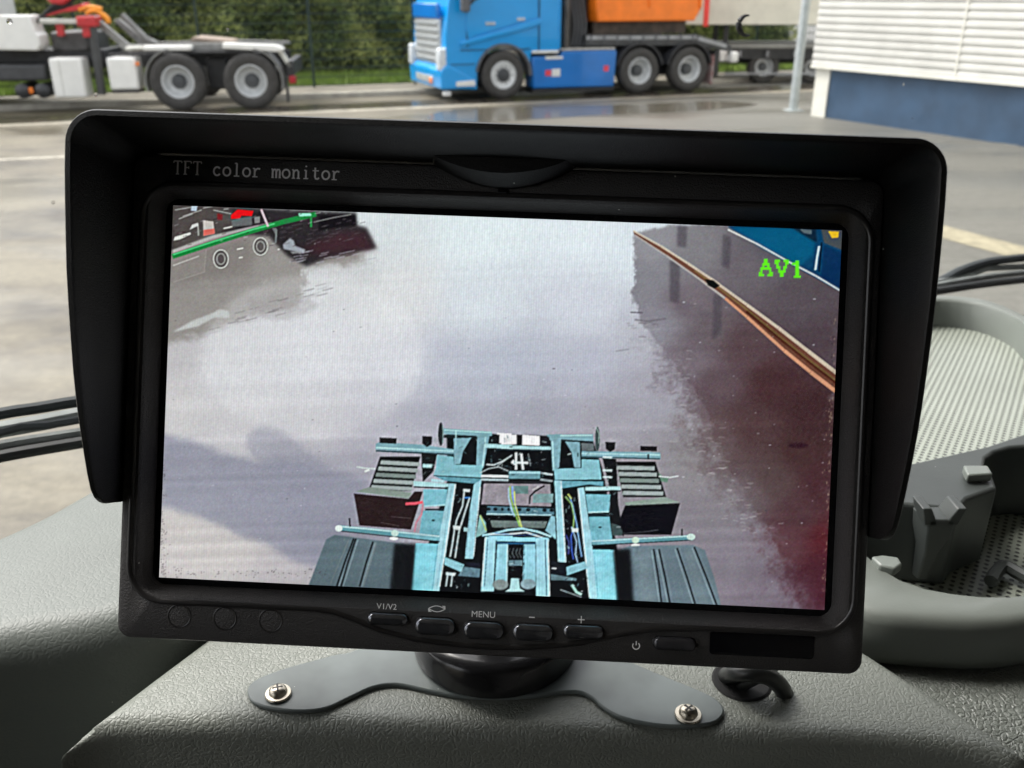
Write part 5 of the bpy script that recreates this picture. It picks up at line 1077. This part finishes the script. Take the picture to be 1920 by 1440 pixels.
poly(B_((100, 555), (215, 558), (215, 620), (110, 618)), (96, 124, 124), 1); poly(B_((255, 620), (415, 618), (412, 690), (250, 690)), (118, 146, 148), 1); stroke(B_((345, 555), (270, 600), (230, 640), (225, 700)), 3, (20, 20, 24), 1); stroke(B_((300, 560), (250, 590)), 3, (190, 186, 190), .8)
for a, c_ in ((((70, 560), (75, 640), (100, 740), (150, 880)), (150, 196, 90)), (((90, 560), (95, 650), (120, 740)), (92, 120, 220)), (((60, 570), (60, 650), (90, 760), (110, 800)), (176, 206, 214)), (((105, 600), (110, 700), (165, 890)), (196, 208, 120))): stroke(B_(*a), 2.8, c_, .9)
stroke(B_((-150, 950), (-60, 935), (60, 905), (170, 895), (290, 920), (400, 960)), 4, (150, 196, 214), 1); stroke(B_((-100, 940), (60, 940), (200, 925), (380, 985)), 3, (206, 222, 230), .95); stroke(B_((-50, 930), (120, 950), (300, 940)), 1.8, (60, 88, 150), .8)
poly(A_((1135, 1010), (1360, 1012), (1360, 1045), (1215, 1045)), (110, 176, 200), 1); poly(B_((-60, 962), (380, 968), (380, 1002), (-60, 996)), (118, 186, 210), 1); stroke(B_((-60, 1010), (280, 1015)), 4, (38, 84, 120), 1)
poly(A_((1125, 1020), (1222, 1022), (1200, 1480), (1090, 1480)), (152, 198, 212), 1); stroke(A_((1128, 1030), (1098, 1440)), 1.6, (224, 236, 240), 1); stroke(A_((1148, 1040), (1120, 1440)), 1.2, (40, 70, 90), 1); stroke(A_((1218, 1050), (1198, 1440)), 1.4, (30, 44, 54), 1)
poly(B_((278, 972), (372, 978), (388, 1440), (278, 1440)), (152, 198, 212), 1); stroke(B_((350, 980), (362, 1430)), 1.6, (40, 66, 90), 1); stroke(B_((372, 985), (386, 1430)), 1.8, (226, 238, 242), 1); stroke(B_((300, 990), (302, 1430)), 1, (110, 150, 166), .9)
poly(B_((180, 1020), (274, 1020), (276, 1350), (172, 1345)), (128, 184, 198), 1); poly(B_((-30, 1018), (56, 1018), (46, 1350), (-50, 1345)), (128, 184, 198), 1); stroke(B_((52, 1025), (44, 1340)), 1.6, (214, 230, 236), 1); stroke(B_((186, 1030), (180, 1340)), 1.4, (70, 104, 120), 1)
poly(B_((56, 1145), (172, 1145), (170, 1190), (52, 1190)), (90, 116, 128), 1)
for x in (70, 100, 130, 155): stroke(B_((x, 1050), (x-12, 1090), (x+8, 1130)), 1.6, (110, 120, 124), .7)
ell(940-5/4.235, 780+1340/4.235, 15, 10, (136, 148, 150), 1, 1.2); ell(940+215/4.235, 780+1335/4.235, 15, 10, (136, 156, 166), 1, 1.2); poly(B_((80, 1290), (140, 1290), (150, 1370), (190, 1395), (30, 1395), (70, 1370)), (176, 212, 216), 1)
stroke(B_((560, 1340), (600, 1400), (640, 1420)), 5, (160, 206, 190), .9); stroke(B_((470, 1380), (640, 1440)), 2, (180, 196, 200), .7)
# clutter between the rails: brackets, cables and fittings caught as small bright and dark flecks
for (xa, xb, ya, yb, n_) in ((846, 868, 925, 1040, 26), (1058, 1085, 930, 1060, 26), (912, 1030, 855, 895, 34), (850, 880, 1060, 1105, 14), (1062, 1100, 1080, 1110, 14), (955, 985, 1030, 1090, 14), (905, 1035, 950, 1010, 30), (790, 830, 860, 900, 12), (1130, 1160, 870, 1000, 16), (780, 1110, 815, 860, 40)):
    for _ in range(n_):
        x, y = rg.uniform(xa, xb), rg.uniform(ya, yb); L1 = rg.uniform(2, 9); an = rg.choice([1.45, 1.6, .1, -.1, .8, 2.3])+rg.normal(0, .15)
        c_ = [(150, 176, 180), (84, 112, 120), (20, 24, 28), (196, 208, 212), (60, 84, 94)][rg.integers(5)]
        stroke([(x, y), (x+L1*math.cos(an), y+L1*math.sin(an))], rg.uniform(.8, 2.2), c_, rg.uniform(.4, .8), .6)
reg = np.clip(1-((PX-980)/260)**4, 0, 1)*(PY > 820)
grime = (vnoise(CW, CH, 9, 71)+.8*vnoise(CW, CH, 3.5, 72))*reg
img *= (1+.13*grime)[..., None]
cm = np.clip((img[..., 2]-img[..., 0]-14)/50, 0, 1)*np.clip((img.mean(-1)-88)/60, 0, 1)*reg*(1+.5*(vnoise(CW, CH, 16, 77)+vnoise(CW, CH, 6, 78)))
tgt = np.array((158, 206, 228.))*(.86+.3*np.clip((PY-820)/300, 0, 1))[..., None]
img = img*(1-.5*cm[..., None])+np.clip(tgt, 0, 252)*.5*cm[..., None]
for _ in range(90):
    x, y = rg.uniform(310, 700), rg.uniform(392, 470); y = y-(x-310)*.03; L1 = rg.uniform(2, 12)
    stroke([(x, y), (x+L1, y-L1*rg.uniform(.1, .45))], rg.uniform(.8, 2), [(180, 178, 180), (40, 36, 42), (110, 104, 108), (60, 30, 36)][rg.integers(4)], rg.uniform(.3, .7), .6)
for _c in range(3): img[..., _c] = blur(img[..., _c], .6)
for _c in range(3): img[..., _c] += 1.15*(img[..., _c]-blur(img[..., _c], 2.3))
for _ in range(120):
    y = rg.uniform(600, 1130); x = np.interp(y, [434, 1142], [1577, 1549])-abs(rg.normal(0, 5))-2; ell(x, y, rg.uniform(.5, 1.4), rg.uniform(.8, 3), (176, 150, 130) if rg.random() < .7 else (40, 30, 34), .6, .5)
# captured-video texture: soft scan bands, fine column moire in the bright part, sensor noise
img += (vnoise(CW, CH, 3, 21)*8+vnoise(CW, CH, 1.5, 22)*14)[..., None]; img += np.stack([vnoise(CW, CH, 2.2, 23+i) for i in range(3)], -1)*9
img += (nz*3.5)[..., None]
bands = np.interp(np.arange(CH), np.arange(0, CH, 9), np.random.default_rng(4).normal(0, 1, len(range(0, CH, 9))))
img *= (1+.028*np.clip((PY-600)/250+np.clip((PX-1200)/200, 0, .7), .2, 1)*np.interp(PY+.03*PX-30, np.arange(CH)+Y0, bands))[..., None]
lum = img.mean(-1)/255
img *= (1+.05*np.clip(lum-.55, 0, 1)*2*np.sign(np.sin(PX*2*math.pi/4.7+.02*PY)))[..., None]
blend(.16*warp_mask([(590+205*math.cos(R(a)), 665+150*math.sin(R(a))) for a in range(0, 360, 8)], 3, 9, 88)*(PY < 1000), (236, 236, 240)) if False else None
img[..., 1] *= 1.016; img[..., 0] *= .995
# dirt near the lower left corner of the picture
for _ in range(160):
    if rg.random() < .5: x, y = rg.uniform(305, 620), 1080+(0)*1+rg.normal(-4, 5)+(rg.uniform(305, 620)-300)*.0
    else: x, y = 303+abs(rg.normal(0, 5)), rg.uniform(860, 1080)
    y = y if y < 1078 else 1070+rg.uniform(0, 14); ell(x, y, rg.uniform(.6, 1.8), rg.uniform(.6, 1.5), (70, 62, 66), .6, .4)
# green channel name in the corner
BM = {'A': ["...##...", "...##...", "..####..", "..#..#..", ".######.", ".#....#.", "##....##", "###..###"], 'V': ["###..###", "##....##", ".#....#.", ".##..##.", "..#..#..", "..####..", "...##...", "...##..."], '1': ["...##...", ".####...", "...##...", "...##...", "...##...", "...##...", "...##...", "..####.."]}
for ch, ox in (('A', 1423), ('V', 1453), ('1', 1482)):
    for j, row in enumerate(BM[ch]):
        for i, q in enumerate(row):
            if q == '#':
                x = ox+i*3.25; y = 486+(ox-1423)*.05+j*4.05
                poly([(x, y), (x+3.7, y), (x+3.7, y+4.4), (x, y+4.4)], (100, 246, 24), 1, .35)
img = np.clip(img, 0, 255)/255
il = np.where(img <= .04045, img/12.92, ((img+.055)/1.055)**2.4)
def screen():
    nx_, ny_ = 760, 428
    xs = np.linspace(-77, 77, nx_); ysn = np.linspace(-43.35, 43.35, ny_); Xm, Ym = np.meshgrid(xs, ysn)
    Mx = np.array(CAMM.inverted() @ SM); P4 = np.stack([Xm.ravel(), Ym.ravel(), 0*Xm.ravel(), 1+0*Xm.ravel()]); c_ = Mx @ P4
    u = 960+FPX*c_[0]/-c_[2]-X0; v = 720-FPX*c_[1]/-c_[2]-Y0
    ui = np.clip(u.astype(int), 0, CW-2); vi = np.clip(v.astype(int), 0, CH-2); fu = np.clip(u-ui, 0, 1)[:, None]; fv = np.clip(v-vi, 0, 1)[:, None]
    colr = (il[vi, ui]*(1-fu)+il[vi, ui+1]*fu)*(1-fv)+(il[vi+1, ui]*(1-fu)+il[vi+1, ui+1]*fu)*fv
    me = bpy.data.meshes.new('screen_picture'); nv = nx_*ny_; me.vertices.add(nv)
    me.vertices.foreach_set('co', np.stack([Xm.ravel(), Ym.ravel(), .12+0*Xm.ravel()], 1).astype(np.float32).ravel())
    i_ = np.arange(ny_-1)[:, None]*nx_+np.arange(nx_-1)[None, :]; q = np.stack([i_, i_+1, i_+nx_+1, i_+nx_], -1).reshape(-1, 4); nf = len(q)
    me.loops.add(nf*4); me.loops.foreach_set('vertex_index', q.ravel().astype(np.int32)); me.polygons.add(nf); me.polygons.foreach_set('loop_start', (np.arange(nf)*4).astype(np.int32)); me.update(calc_edges=True)
    at = me.attributes.new('picture', 'FLOAT_COLOR', 'POINT'); at.data.foreach_set('color', np.concatenate([colr, np.ones((nv, 1))], 1).astype(np.float32).ravel())
    m = bpy.data.materials.new('lit_screen'); m.use_nodes = True; N = m.node_tree.nodes; L = m.node_tree.links; b = N['Principled BSDF']
    a = N.new('ShaderNodeAttribute'); a.attribute_name = 'picture'; b.inputs['Base Color'].default_value = (.01, .01, .011, 1); b.inputs['Roughness'].default_value = .35; b.inputs['Specular IOR Level'].default_value = .25
    L.new(a.outputs['Color'], b.inputs['Emission Color']); b.inputs['Emission Strength'].default_value = 1.0/2**EXPO
    return m, me
panel = MB().box(-79, 79, -45.3, 45.3, -1.4, 0).build('screen', glossm, mon, SM)
m_, me_ = screen(); link('screen_picture', me_, m_, panel, SM)
